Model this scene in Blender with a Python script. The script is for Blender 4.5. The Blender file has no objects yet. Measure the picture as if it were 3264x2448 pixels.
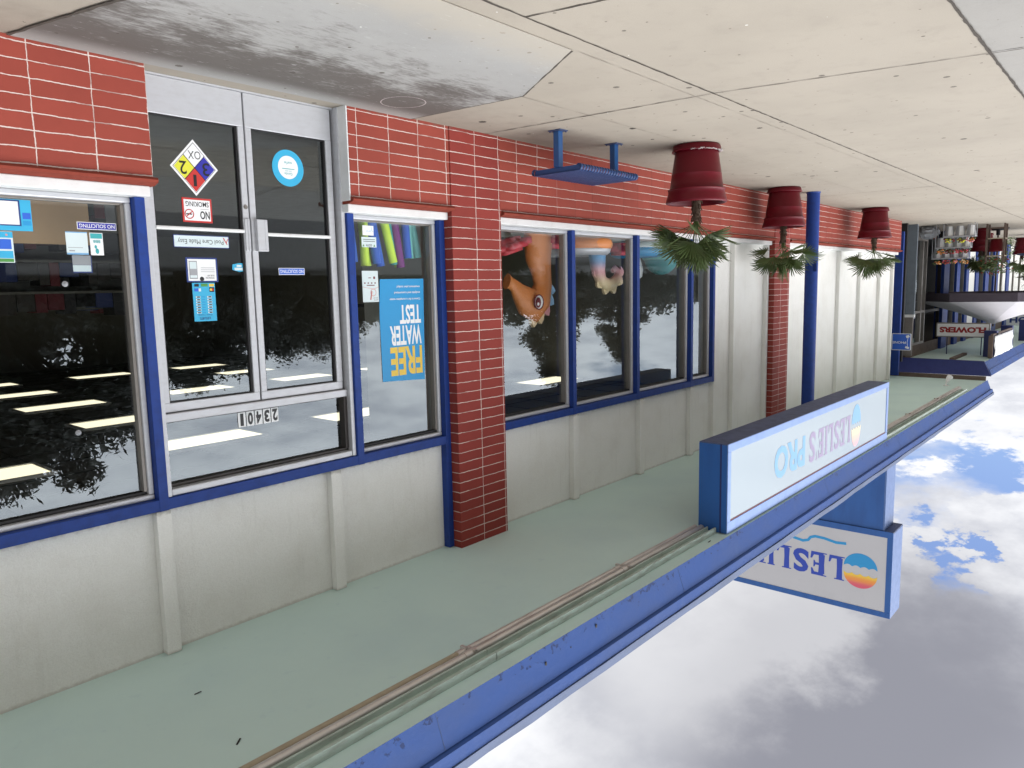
import bpy, bmesh, math, random
from mathutils import Vector, Matrix
rnd = random.Random(7)
SC = bpy.context.scene
COL = SC.collection
R = math.radians

# ------------------------------------------------------------------ helpers
LOC = {}          # world location of every root / part, so children can be given local coordinates

class MB:
    """collects simple shapes in world coordinates and links them as one mesh object"""
    def __init__(s): s.v = []; s.f = []; s.m = []; s.sm = []
    def add(s, vs, fs, mi=0, smooth=False):
        n = len(s.v); s.v += [tuple(p) for p in vs]
        for f in fs: s.f.append([n + i for i in f]); s.m.append(mi); s.sm.append(smooth)
        return s
    def box(s, x0, x1, y0, y1, z0, z1, bev=0.0, mi=0):
        bm = bmesh.new(); bmesh.ops.create_cube(bm, size=1)
        for v in bm.verts:
            v.co = ((x0 + x1) / 2 + v.co.x * (x1 - x0), (y0 + y1) / 2 + v.co.y * (y1 - y0), (z0 + z1) / 2 + v.co.z * (z1 - z0))
        if bev > 0: bmesh.ops.bevel(bm, geom=list(bm.edges), offset=bev, segments=2, profile=0.5, affect='EDGES')
        s.bm(bm, mi); return s
    def bm(s, bm, mi=0, smooth=False, M=None):
        bm.verts.index_update()
        s.add([(M @ v.co if M else v.co) for v in bm.verts], [[v.index for v in f.verts] for f in bm.faces], mi, smooth); bm.free()
        return s
    def obox(s, M, sx, sy, sz, bev=0.0, mi=0):
        bm = bmesh.new(); bmesh.ops.create_cube(bm, size=1)
        for v in bm.verts: v.co = (v.co.x * sx, v.co.y * sy, v.co.z * sz)
        if bev > 0: bmesh.ops.bevel(bm, geom=list(bm.edges), offset=bev, segments=2, profile=0.5, affect='EDGES')
        return s.bm(bm, mi, False, M)
    def prism_x(s, prof, x0, x1, mi=0):
        """closed (y,z) outline extruded along x"""
        n = len(prof)
        vs = [(x0, y, z) for y, z in prof] + [(x1, y, z) for y, z in prof]
        fs = [[i, (i + 1) % n, n + (i + 1) % n, n + i] for i in range(n)] + [list(range(n))[::-1], list(range(n, 2 * n))]
        return s.add(vs, fs, mi)
    def poly(s, pts, n, th, mi=0):
        """flat outline (3-d points) given a thickness along n"""
        n = Vector(n).normalized() * th; k = len(pts)
        vs = [Vector(p) for p in pts] + [Vector(p) + n for p in pts]
        fs = [list(range(k))[::-1], list(range(k, 2 * k))] + [[i, (i + 1) % k, k + (i + 1) % k, k + i] for i in range(k)]
        return s.add(vs, fs, mi)
    def tube(s, pts, rad, seg=12, mi=0, caps=True, flat=1.0):
        pts = [Vector(p) for p in pts]
        if not hasattr(rad, '__len__'): rad = [rad] * len(pts)
        rings = []; up = None
        for i, p in enumerate(pts):
            t = (pts[min(i + 1, len(pts) - 1)] - pts[max(i - 1, 0)]).normalized()
            if up is None:
                up = Vector((0, 1, 0)) if abs(t.y) < .9 else Vector((0, 0, 1))
            a = (up - t * up.dot(t)).normalized(); b = t.cross(a); up = a
            rings.append([p + (a * math.cos(2 * math.pi * k / seg) * flat + b * math.sin(2 * math.pi * k / seg)) * rad[i] for k in range(seg)])
        vs = [q for r in rings for q in r]; fs = []
        for i in range(len(rings) - 1):
            for k in range(seg):
                fs.append([i * seg + k, i * seg + (k + 1) % seg, (i + 1) * seg + (k + 1) % seg, (i + 1) * seg + k])
        s.add(vs, fs, mi, True)
        if caps: s.add(rings[0], [list(range(seg))[::-1]], mi); s.add(rings[-1], [list(range(seg))], mi)
        return s
    def lathe(s, cx, cy, prof, seg=40, mi=0):
        vs = []; fs = []
        for r, z in prof:
            for k in range(seg):
                a = 2 * math.pi * k / seg; vs.append((cx + r * math.cos(a), cy + r * math.sin(a), z))
        for i in range(len(prof) - 1):
            for k in range(seg):
                fs.append([i * seg + k, i * seg + (k + 1) % seg, (i + 1) * seg + (k + 1) % seg, (i + 1) * seg + k])
        return s.add(vs, fs, mi, True)
    def torus(s, c, ax, Rr, r, seg=40, ring=12, mi=0, flat=1.0):
        ax = Vector(ax).normalized(); a = ax.orthogonal().normalized(); b = ax.cross(a); c = Vector(c); vs = []; fs = []
        for i in range(seg):
            t = 2 * math.pi * i / seg; d = a * math.cos(t) + b * math.sin(t)
            for k in range(ring):
                u = 2 * math.pi * k / ring; vs.append(c + d * (Rr + r * math.cos(u)) + ax * r * flat * math.sin(u))
        for i in range(seg):
            for k in range(ring):
                fs.append([i * ring + k, ((i + 1) % seg) * ring + k, ((i + 1) % seg) * ring + (k + 1) % ring, i * ring + (k + 1) % ring])
        return s.add(vs, fs, mi, True)
    def ball(s, c, r, sc=(1, 1, 1), mi=0, sub=2):
        bm = bmesh.new(); bmesh.ops.create_icosphere(bm, subdivisions=sub, radius=r)
        M = Matrix.Translation(Vector(c)) @ Matrix.Diagonal((sc[0], sc[1], sc[2], 1))
        return s.bm(bm, mi, True, M)
    def text(s, txt, o, right, up, w, h, off=0.0, mi=0, n=None, fit=True, lift=0.0):
        """lettering laid flat; o = lower left corner of its box"""
        vs, fs = glyphs(txt, off)
        if not vs: return s
        x0 = min(v[0] for v in vs); x1 = max(v[0] for v in vs); y0 = min(v[1] for v in vs); y1 = max(v[1] for v in vs)
        right = Vector(right); up = Vector(up); o = Vector(o); nn = right.cross(up).normalized()
        kx = w / max(x1 - x0, 1e-6); ky = h / max(y1 - y0, 1e-6)
        s.add([o + right * ((x - x0) * kx) + up * ((y - y0) * ky) + nn * lift for x, y in vs], fs, mi)
        return s
    def build(s, name, mat, parent=None, bevel=0):
        me = bpy.data.meshes.new(name)
        L = Vector(LOC[parent.name]) if parent else Vector((0, 0, 0))
        me.from_pydata([tuple(Vector(v) - L) for v in s.v], [], s.f)
        mats = mat if isinstance(mat, (list, tuple)) else [mat]
        for m in mats: me.materials.append(m)
        me.polygons.foreach_set('material_index', s.m); me.polygons.foreach_set('use_smooth', s.sm)
        me.update()
        o = bpy.data.objects.new(name, me); COL.objects.link(o)
        if parent: o.parent = parent
        LOC[o.name] = tuple(L)
        return o

_G = {}
def glyphs(txt, off):
    if (txt, off) in _G: return _G[(txt, off)]
    cu = bpy.data.curves.new('glyph', 'FONT'); cu.body = txt; cu.dimensions = '2D'; cu.fill_mode = 'BOTH'; cu.resolution_u = 3; cu.offset = off
    ob = bpy.data.objects.new('glyph', cu); COL.objects.link(ob)
    dg = bpy.context.evaluated_depsgraph_get(); dg.update()
    me = bpy.data.meshes.new_from_object(ob.evaluated_get(dg))
    r = ([(v.co.x, v.co.y) for v in me.vertices], [list(p.vertices) for p in me.polygons])
    bpy.data.objects.remove(ob); bpy.data.curves.remove(cu); bpy.data.meshes.remove(me)
    _G[(txt, off)] = r
    return r

def root(name, loc, label, cat, group=None):
    o = bpy.data.objects.new(name, None); COL.objects.link(o); o.location = loc; o.empty_display_size = .1
    LOC[o.name] = tuple(loc); return tag(o, label, cat, group)
def tag(o, label, cat, group=None, kind=None):
    o['label'] = label; o['category'] = cat
    if group: o['group'] = group
    if kind: o['kind'] = kind
    return o
def struct(o, kind='structure'): o['kind'] = kind; return o
def copy_tree(o, loc=None, rz=None, label=None):
    c = o.copy(); COL.objects.link(c)
    if loc is not None: c.location = loc; LOC[c.name] = tuple(loc)
    if rz is not None: c.rotation_euler = (0, 0, rz)
    if label: c['label'] = label
    for ch in o.children:
        d = ch.copy(); COL.objects.link(d); d.parent = c
        for g in ch.children:
            e = g.copy(); COL.objects.link(e); e.parent = d
    return c

# ------------------------------------------------------------------ materials
def NT(name):
    m = bpy.data.materials.new(name); m.use_nodes = True; nt = m.node_tree
    b = nt.nodes['Principled BSDF']; return m, nt, b
def N(nt, t, **kw):
    n = nt.nodes.new(t)
    for k, v in kw.items():
        if k.startswith('i_'): n.inputs[int(k[2:]) if k[2:].isdigit() else k[2:]].default_value = v
        else: setattr(n, k, v)
    return n
def math_(nt, op, a, b=None, c=None, clamp=False):
    n = nt.nodes.new('ShaderNodeMath'); n.operation = op; n.use_clamp = clamp
    for i, q in enumerate((a, b, c)):
        if q is None: continue
        if isinstance(q, (int, float)): n.inputs[i].default_value = q
        else: nt.links.new(q, n.inputs[i])
    return n.outputs[0]
def mix_(nt, f, a, b, mode='MIX'):
    n = nt.nodes.new('ShaderNodeMix'); n.data_type = 'RGBA'; n.blend_type = mode
    for i, q in ((0, f), (6, a), (7, b)):
        if isinstance(q, (int, float)): n.inputs[i].default_value = q
        elif isinstance(q, tuple): n.inputs[i].default_value = (q + (1,))[:4]
        else: nt.links.new(q, n.inputs[i])
    return n.outputs[2]
def ramp_(nt, x, a, b):
    n = nt.nodes.new('ShaderNodeMapRange'); n.interpolation_type = 'SMOOTHSTEP'
    nt.links.new(x, n.inputs[0]); n.inputs[1].default_value = a; n.inputs[2].default_value = b; return n.outputs[0]
def noise_(nt, vec, sc, det=4, rough=.55, stretch=None):
    if stretch:
        mp = nt.nodes.new('ShaderNodeMapping'); mp.inputs['Scale'].default_value = stretch; nt.links.new(vec, mp.inputs[0]); vec = mp.outputs[0]
    n = nt.nodes.new('ShaderNodeTexNoise'); n.inputs['Scale'].default_value = sc; n.inputs['Detail'].default_value = det; n.inputs['Roughness'].default_value = rough
    nt.links.new(vec, n.inputs[0]); return n.outputs[0]
def pos_(nt):
    g = nt.nodes.new('ShaderNodeNewGeometry'); return g.outputs['Position']
def bump_(nt, b, h, st, dist=.01):
    n = nt.nodes.new('ShaderNodeBump'); n.inputs['Strength'].default_value = st; n.inputs['Distance'].default_value = dist
    nt.links.new(h, n.inputs['Height']); nt.links.new(n.outputs[0], b.inputs['Normal'])

def mat(name, col, rough=.6, metal=0, dirt=0.12, dsc=6.0, bump=0.0, bsc=120, spec=.5, dcol=None, bdist=.004, stretch=None, coat=0):
    """paint / plaster / plastic with mottling, grime specks and a fine surface bump"""
    m, nt, b = NT(name); p = pos_(nt)
    n1 = noise_(nt, p, dsc, 5, .6, stretch); n2 = noise_(nt, p, dsc * 7, 3, .6)
    d = tuple(c * .55 for c in col) if dcol is None else dcol
    f = math_(nt, 'MULTIPLY', ramp_(nt, n1, .38, .75), dirt)
    c1 = mix_(nt, f, col, d)
    f2 = math_(nt, 'MULTIPLY', ramp_(nt, n2, .62, .75), dirt * .8)
    c2 = mix_(nt, f2, c1, d)
    nt.links.new(c2, b.inputs['Base Color'])
    b.inputs['Roughness'].default_value = rough; b.inputs['Metallic'].default_value = metal
    b.inputs['Specular IOR Level'].default_value = spec
    if coat: b.inputs['Coat Weight'].default_value = coat; b.inputs['Coat Roughness'].default_value = .15
    rr = math_(nt, 'ADD', math_(nt, 'MULTIPLY', n1, .25), rough - .12); nt.links.new(rr, b.inputs['Roughness'])
    if bump: bump_(nt, b, noise_(nt, p, bsc, 3, .6), bump, bdist)
    return m
def stucco_mat(name, col):
    m, nt, b = NT(name); p = pos_(nt); sx = nt.nodes.new('ShaderNodeSeparateXYZ'); nt.links.new(p, sx.inputs[0]); z = sx.outputs[2]
    n1 = noise_(nt, p, 2.2, 5, .6); n2 = noise_(nt, p, 16, 5, .65); n3 = noise_(nt, p, 150, 3, .65); n4 = noise_(nt, p, 5, 4, .6, (3.5, 1, .25))
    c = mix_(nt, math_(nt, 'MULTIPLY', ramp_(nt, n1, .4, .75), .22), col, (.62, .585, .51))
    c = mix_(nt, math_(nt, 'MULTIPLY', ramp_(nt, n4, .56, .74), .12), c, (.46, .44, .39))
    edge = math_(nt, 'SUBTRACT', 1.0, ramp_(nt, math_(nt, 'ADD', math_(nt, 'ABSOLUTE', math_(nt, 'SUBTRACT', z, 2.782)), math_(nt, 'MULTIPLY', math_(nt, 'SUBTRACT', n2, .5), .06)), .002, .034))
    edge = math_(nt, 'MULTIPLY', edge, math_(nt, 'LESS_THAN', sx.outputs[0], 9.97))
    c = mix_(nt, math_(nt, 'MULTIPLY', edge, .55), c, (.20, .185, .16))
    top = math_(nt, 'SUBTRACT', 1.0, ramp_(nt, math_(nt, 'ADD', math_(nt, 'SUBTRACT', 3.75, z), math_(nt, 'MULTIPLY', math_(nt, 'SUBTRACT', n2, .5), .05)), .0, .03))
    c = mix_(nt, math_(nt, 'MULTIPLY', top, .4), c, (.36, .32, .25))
    c = mix_(nt, math_(nt, 'MULTIPLY', ramp_(nt, n3, .35, .7), .16), c, (.5, .48, .43))
    nt.links.new(c, b.inputs['Base Color']); b.inputs['Roughness'].default_value = .9; b.inputs['Specular IOR Level'].default_value = .2
    bump_(nt, b, math_(nt, 'ADD', n3, math_(nt, 'MULTIPLY', noise_(nt, p, 40, 3), .8)), .8, .008)
    return m
def fascia_mat(name, col):
    m, nt, b = NT(name); p = pos_(nt); sx = nt.nodes.new('ShaderNodeSeparateXYZ'); nt.links.new(p, sx.inputs[0]); z = sx.outputs[2]
    n1 = noise_(nt, p, 1.6, 5, .6, (1, 2, 2)); n2 = noise_(nt, p, 22, 5, .65); n3 = noise_(nt, p, 7, 5, .6, (1, 1, .4)); n5 = noise_(nt, p, 3, 3, .6)
    c = mix_(nt, math_(nt, 'MULTIPLY', ramp_(nt, n1, .35, .7), .45), col, (.065, .105, .25))
    c = mix_(nt, math_(nt, 'MULTIPLY', ramp_(nt, n3, .55, .72), .35), c, (.07, .13, .33))
    low = math_(nt, 'SUBTRACT', 1.0, ramp_(nt, math_(nt, 'SUBTRACT', z, 3.75), .0, .16))
    chip = ramp_(nt, math_(nt, 'ADD', math_(nt, 'ADD', math_(nt, 'MULTIPLY', n2, .75), math_(nt, 'MULTIPLY', low, .16)), math_(nt, 'MULTIPLY', n5, .28)), .735, .755)
    c = mix_(nt, math_(nt, 'MULTIPLY', chip, .8), c, (.022, .04, .13))
    nt.links.new(c, b.inputs['Base Color']); b.inputs['Roughness'].default_value = .6; b.inputs['Specular IOR Level'].default_value = .4
    bump_(nt, b, math_(nt, 'ADD', math_(nt, 'MULTIPLY', chip, -1.2), math_(nt, 'MULTIPLY', n2, .8)), .7, .006)
    return m
def flat(name, col, rough=.5, metal=0, emit=0):
    m, nt, b = NT(name); p = pos_(nt)
    n1 = noise_(nt, p, 25, 3); c = mix_(nt, math_(nt, 'MULTIPLY', n1, .14), col, tuple(x * .6 for x in col))
    nt.links.new(c, b.inputs['Base Color']); b.inputs['Roughness'].default_value = rough; b.inputs['Metallic'].default_value = metal
    if emit: b.inputs['Emission Color'].default_value = col + (1,); b.inputs['Emission Strength'].default_value = emit
    return m

def brick_mat(name, red, axis, x0, fade):
    """red painted stack-bond brick; the mortar lines are picked out by hand in white"""
    m, nt, b = NT(name); p = pos_(nt)
    sx = nt.nodes.new('ShaderNodeSeparateXYZ'); nt.links.new(p, sx.inputs[0])
    wob = math_(nt, 'MULTIPLY', math_(nt, 'SUBTRACT', noise_(nt, p, 9, 3), .5), .012)
    wob2 = math_(nt, 'MULTIPLY', math_(nt, 'SUBTRACT', noise_(nt, p, 45, 3), .5), .007)
    w = math_(nt, 'ADD', wob, wob2)
    z = math_(nt, 'ADD', math_(nt, 'SUBTRACT', sx.outputs[2], .0265), w)
    x = math_(nt, 'ADD', math_(nt, 'SUBTRACT', sx.outputs[0], x0), w)
    def dist(v, per):
        q = math_(nt, 'FRACT', math_(nt, 'ADD', math_(nt, 'DIVIDE', v, per), 100.5))
        return math_(nt, 'MULTIPLY', math_(nt, 'ABSOLUTE', math_(nt, 'SUBTRACT', q, .5)), per)
    width = math_(nt, 'ADD', math_(nt, 'MULTIPLY', noise_(nt, p, 4, 3), .0042), .0010)
    def line(d): return math_(nt, 'SUBTRACT', 1.0, ramp2(d))
    def ramp2(d):
        q = math_(nt, 'DIVIDE', d, width); n = nt.nodes.new('ShaderNodeMapRange'); n.interpolation_type = 'SMOOTHSTEP'
        nt.links.new(q, n.inputs[0]); n.inputs[1].default_value = .75; n.inputs[2].default_value = 1.35; return n.outputs[0]
    H = line(dist(z, .0915)); V = line(dist(x, .3135))
    nrm = nt.nodes.new('ShaderNodeNewGeometry'); sn = nt.nodes.new('ShaderNodeSeparateXYZ'); nt.links.new(nrm.outputs['Normal'], sn.inputs[0])
    front = math_(nt, 'GREATER_THAN', math_(nt, 'ABSOLUTE', sn.outputs[1]), .5)
    V = math_(nt, 'MULTIPLY', V, front)
    brk = ramp_(nt, noise_(nt, p, 3.2, 4), .34, .46)             # stretches where the white paint is missing
    Hw = math_(nt, 'MULTIPLY', H, math_(nt, 'MAXIMUM', brk, .45))
    if fade:
        vf = math_(nt, 'SUBTRACT', 1.0, ramp_(nt, sx.outputs[0], 5.6, 6.6))
        Vw = math_(nt, 'MULTIPLY', V, math_(nt, 'MULTIPLY', vf, math_(nt, 'MAXIMUM', brk, .6)))
    else: Vw = V
    n1 = noise_(nt, p, 5, 5, .6); n2 = noise_(nt, p, 260, 2)
    base = mix_(nt, math_(nt, 'MULTIPLY', ramp_(nt, n1, .3, .75), .35), red, tuple(c * .72 for c in red))
    # each brick a shade of its own
    cx = math_(nt, 'FLOOR', math_(nt, 'DIVIDE', x, .3135)); cz = math_(nt, 'FLOOR', math_(nt, 'DIVIDE', z, .0915))
    cb = nt.nodes.new('ShaderNodeCombineXYZ'); nt.links.new(cx, cb.inputs[0]); nt.links.new(cz, cb.inputs[2])
    wn = nt.nodes.new('ShaderNodeTexWhiteNoise'); nt.links.new(cb.outputs[0], wn.inputs[0])
    base = mix_(nt, math_(nt, 'MULTIPLY', wn.outputs[0], .34), base, tuple(c * .6 for c in red))
    base = mix_(nt, math_(nt, 'MULTIPLY', math_(nt, 'MAXIMUM', H, V), .75), base, tuple(c * .45 for c in red))
    grime = math_(nt, 'MULTIPLY', ramp_(nt, math_(nt, 'ADD', math_(nt, 'MULTIPLY', sx.outputs[2], -4), noise_(nt, p, 14, 4)), .42, .62), .5)
    base = mix_(nt, grime, base, (.16, .10, .075))
    col = mix_(nt, math_(nt, 'MAXIMUM', Hw, Vw), base, (.66, .55, .50))
    nt.links.new(col, b.inputs['Base Color']); b.inputs['Roughness'].default_value = .72; b.inputs['Specular IOR Level'].default_value = .3
    h = math_(nt, 'ADD', math_(nt, 'MULTIPLY', math_(nt, 'MAXIMUM', H, V), -1.0), math_(nt, 'MULTIPLY', n2, .35))
    bump_(nt, b, h, .5, .004)
    return m

def glass_mat(name, tint, ior, rough=0.0):
    m = bpy.data.materials.new(name); m.use_nodes = True; nt = m.node_tree
    nt.nodes.remove(nt.nodes['Principled BSDF']); out = nt.nodes['Material Output']
    tr = N(nt, 'ShaderNodeBsdfTransparent'); tr.inputs[0].default_value = tint + (1,)
    gl = N(nt, 'ShaderNodeBsdfGlossy'); gl.inputs['Roughness'].default_value = rough; gl.inputs[0].default_value = (.86, .95, 1, 1)
    fr = N(nt, 'ShaderNodeFresnel'); ge = N(nt, 'ShaderNodeNewGeometry')       # the same mirror strength from either side of the thin pane
    nt.links.new(math_(nt, 'ADD', ior, math_(nt, 'MULTIPLY', ge.outputs['Backfacing'], 1 / ior - ior)), fr.inputs[0])
    mx = N(nt, 'ShaderNodeMixShader'); nt.links.new(fr.outputs[0], mx.inputs[0]); nt.links.new(tr.outputs[0], mx.inputs[1]); nt.links.new(gl.outputs[0], mx.inputs[2])
    nt.links.new(mx.outputs[0], out.inputs[0]); return m

def concrete_mat(name, col, ramp=False):
    m, nt, b = NT(name); p = pos_(nt)
    n1 = noise_(nt, p, .8, 6, .6); n2 = noise_(nt, p, 5, 5, .65); n3 = noise_(nt, p, 140, 3, .7)
    sx = nt.nodes.new('ShaderNodeSeparateXYZ'); nt.links.new(p, sx.inputs[0])
    c = mix_(nt, math_(nt, 'MULTIPLY', ramp_(nt, n1, .35, .7), .35), col, tuple(q * .74 for q in col))
    c = mix_(nt, math_(nt, 'MULTIPLY', ramp_(nt, n2, .5, .72), .22), c, tuple(q * .66 for q in col))
    c = mix_(nt, math_(nt, 'MULTIPLY', ramp_(nt, n3, .45, .75), .22), c, tuple(q * .55 for q in col))
    # canopy shade painted into the concrete, deepening towards the wall
    wall_shade = math_(nt, 'MULTIPLY', ramp_(nt, math_(nt, 'SUBTRACT', math_(nt, 'ADD', 1.0, math_(nt, 'MULTIPLY', n2, .9)), math_(nt, 'MULTIPLY', sx.outputs[1], 1.0)), .55, 1.45), .4 if not ramp else .2)
    c = mix_(nt, wall_shade, c, tuple(q * .5 for q in col))
    def spots(sc, r0, r1, keep, colr, st):
        mp = N(nt, 'ShaderNodeMapping'); mp.inputs['Scale'].default_value = (sc, sc, 0); nt.links.new(p, mp.inputs[0])
        vo = N(nt, 'ShaderNodeTexVoronoi'); vo.inputs['Scale'].default_value = 1; nt.links.new(mp.outputs[0], vo.inputs[0])
        sp = N(nt, 'ShaderNodeSeparateXYZ'); nt.links.new(vo.outputs['Color'], sp.inputs[0])
        k = math_(nt, 'LESS_THAN', sp.outputs[0], keep)
        rad = math_(nt, 'ADD', r0, math_(nt, 'MULTIPLY', sp.outputs[1], r1 - r0))
        d = math_(nt, 'ADD', vo.outputs['Distance'], math_(nt, 'MULTIPLY', math_(nt, 'SUBTRACT', n3, .5), rad))
        f = math_(nt, 'MULTIPLY', math_(nt, 'MULTIPLY', math_(nt, 'LESS_THAN', d, rad), k), st)
        return f, colr
    for a in ((2.4, .035, .085, .7, (.05, .042, .036), .95), (5, .04, .12, .5, (.09, .078, .065), .8), (9, .03, .10, .30, (.10, .085, .07), .85), (14, .04, .14, .16, (.13, .11, .09), .75), (11, .03, .09, .06, (.75, .74, .70), .8)):
        f, cc = spots(*a); c = mix_(nt, f, c, cc)
    if ramp:
        # scuffed grey coating with dark traffic wear in front of the doors
        x = sx.outputs[0]; y = sx.outputs[1]
        nn = noise_(nt, p, 2.2, 6, .65, (1, 1.6, 1)); n5 = noise_(nt, p, 20, 5, .7, (.5, 1.8, 1))
        wear = math_(nt, 'SUBTRACT', 1.25, math_(nt, 'MULTIPLY', y, .8))
        wear = math_(nt, 'ADD', wear, math_(nt, 'MULTIPLY', math_(nt, 'SUBTRACT', nn, .5), 1.7))
        wear = math_(nt, 'ADD', wear, math_(nt, 'MULTIPLY', math_(nt, 'SUBTRACT', n5, .5), 1.3))
        near = ramp_(nt, y, .1, .35)
        wear = math_(nt, 'MULTIPLY', ramp_(nt, wear, .18, .80), near)
        c = mix_(nt, math_(nt, 'MULTIPLY', wear, .82), c, (.078, .064, .056))
        c = mix_(nt, math_(nt, 'MULTIPLY', ramp_(nt, n5, .6, .72), .55), c, (.52, .52, .51))
        beige = math_(nt, 'MULTIPLY', ramp_(nt, math_(nt, 'ADD', y, math_(nt, 'MULTIPLY', n2, .4)), 1.75, 2.25), .7)
        c = mix_(nt, beige, c, (.42, .375, .305))
    nt.links.new(c, b.inputs['Base Color']); b.inputs['Roughness'].default_value = .85; b.inputs['Specular IOR Level'].default_value = .25
    bump_(nt, b, math_(nt, 'ADD', n3, math_(nt, 'MULTIPLY', n2, .5)), .25, .004)
    return m

M = {}
M['brick'] = brick_mat('painted_brick', (.325, .062, .042), 0, 3.697, True)
M['brickp'] = brick_mat('painted_brick_pillar', (.28, .042, .032), 0, 4.9885, False)
M['redsill'] = mat('red_sill_paint', (.24, .05, .033), .85, spec=.15, dirt=.35, dsc=12, bump=.2)
M['white'] = mat('white_trim_paint', (.76, .77, .76), .5, dirt=.25, dsc=9, dcol=(.5, .48, .45))
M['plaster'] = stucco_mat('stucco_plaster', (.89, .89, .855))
M['blue'] = mat('royal_blue_paint', (.012, .046, .245), .55, spec=.3, dirt=.35, dsc=14, bump=.15, bsc=90, dcol=(.02, .03, .10))
M['fascia'] = fascia_mat('weathered_blue_fascia', (.036, .098, .335))
M['fasciaedge'] = mat('grey_blue_flashing', (.085, .125, .24), .5, dirt=.55, dsc=3, bump=.2, bsc=20, dcol=(.06, .075, .11), stretch=(.5, 2, 2))
M['navy'] = mat('navy_paint', (.012, .02, .11), .55, dirt=.3, dsc=8)
M['soffit'] = mat('sage_soffit_paint', (.58, .745, .70), .8, dirt=.4, dsc=1.1, bump=.12, bsc=200, dcol=(.47, .62, .63), spec=.2)
M['silver'] = mat('silver_aluminium', (.55, .56, .585), .42, .25, dirt=.3, dsc=11, dcol=(.42, .41, .41), stretch=(1, 1, 3))
M['bead'] = mat('dark_bronze_bead', (.05, .043, .04), .4, .3, dirt=.3)
M['beadlight'] = mat('grey_glazing_channel', (.24, .22, .20), .4, .4, dirt=.3)
M['gasket'] = flat('black_gasket', (.008, .007, .008), .6)
M['glass'] = glass_mat('window_glass', (.97, .985, .98), 2.15)
M['walk'] = concrete_mat('beige_concrete', (.375, .335, .278))
M['rampc'] = concrete_mat('grey_coated_concrete', (.35, .345, .33), True)
M['greyc'] = concrete_mat('grey_concrete', (.33, .315, .29))
M['joint'] = mat('joint_dirt', (.075, .062, .05), .9, dirt=.6, dsc=30, dcol=(.02, .018, .015))
M['jointlight'] = mat('tooled_joint', (.29, .255, .21), .9, dirt=.6, dsc=30)
M['asphalt'] = mat('asphalt', (.11, .108, .106), .9, dirt=.4, dsc=3, bump=.4, bsc=200)
M['pot'] = mat('burgundy_glazed_plastic', (.125, .005, .012), .36, dirt=.15, dsc=9, dcol=(.06, .004, .007), spec=.25)
M['chalk'] = flat('lime_scale', (.42, .37, .36), .8)
M['soil'] = mat('potting_soil', (.035, .025, .018), .95, dirt=.5, dsc=60, bump=.8, bsc=80)
M['benchblue'] = mat('bench_blue_enamel', (.014, .09, .27), .35, dirt=.2, dsc=20, coat=.3)
M['benchtop'] = mat('bench_slat_enamel', (.022, .055, .165), .4, dirt=.25, dsc=20)
M['signpanel'] = mat('white_acrylic', (.33, .40, .45), .12, dirt=.35, dsc=2.2, dcol=(.34, .41, .46), coat=.25, spec=.35)
M['signgrey'] = mat('sign_face_vinyl', (.55, .54, .55), .5, dirt=.1, dsc=2)
M['signblue'] = mat('sign_cabinet_blue', (.016, .10, .34), .42, dirt=.35, dsc=7, bump=.08, bsc=50, dcol=(.012, .05, .19), stretch=(1, 1, .25))
M['signtrim'] = mat('sign_retainer_blue', (.20, .31, .60), .35, .2, dirt=.2, dsc=10)
M['signmid'] = mat('lit_side_blue', (.085, .16, .37), .45, dirt=.25, dsc=8)  # lighter copy of the sign blue, with the sunlit tone in its colour
M['signdark'] = mat('sign_underside', (.055, .08, .17), .6, dirt=.5, dsc=9)
M['steel'] = mat('galvanised_conduit', (.66, .62, .58), .38, .55, dirt=.35, dsc=10, dcol=(.20, .16, .14), stretch=(.4, 2, 2))
M['pvc'] = mat('tan_conduit', (.40, .34, .24), .6, dirt=.35, dsc=10)
M['rail'] = mat('sage_painted_channel', (.46, .56, .50), .6, .0, dirt=.45, dsc=14, dcol=(.17, .12, .09), stretch=(.4, 2, 2))
M['brown'] = mat('brown_edge_board', (.13, .09, .07), .7, dirt=.5, dsc=6)
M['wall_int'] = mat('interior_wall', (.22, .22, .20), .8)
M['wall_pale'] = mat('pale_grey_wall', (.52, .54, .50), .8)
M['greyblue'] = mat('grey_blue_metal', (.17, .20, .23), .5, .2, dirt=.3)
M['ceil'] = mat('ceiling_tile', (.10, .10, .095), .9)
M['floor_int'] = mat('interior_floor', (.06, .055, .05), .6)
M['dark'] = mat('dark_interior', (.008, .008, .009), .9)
M['kraft'] = mat('kraft_paper', (.46, .31, .17), .8)
M['light'] = flat('lit_diffuser', (1.0, .92, .66), .5, 0, 1.15)
M['leaf'] = mat('palm_leaf', (.075, .115, .035), .5, dirt=.6, dsc=7, dcol=(.085, .10, .035), spec=.4)
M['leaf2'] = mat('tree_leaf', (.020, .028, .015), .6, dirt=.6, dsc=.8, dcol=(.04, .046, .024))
M['bark'] = mat('palm_trunk', (.085, .055, .035), .9, dirt=.6, dsc=40, bump=.8, bsc=60)
M['bark2'] = mat('tree_bark', (.05, .04, .03), .9, dirt=.5, dsc=20, bump=.8, bsc=30)
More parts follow.
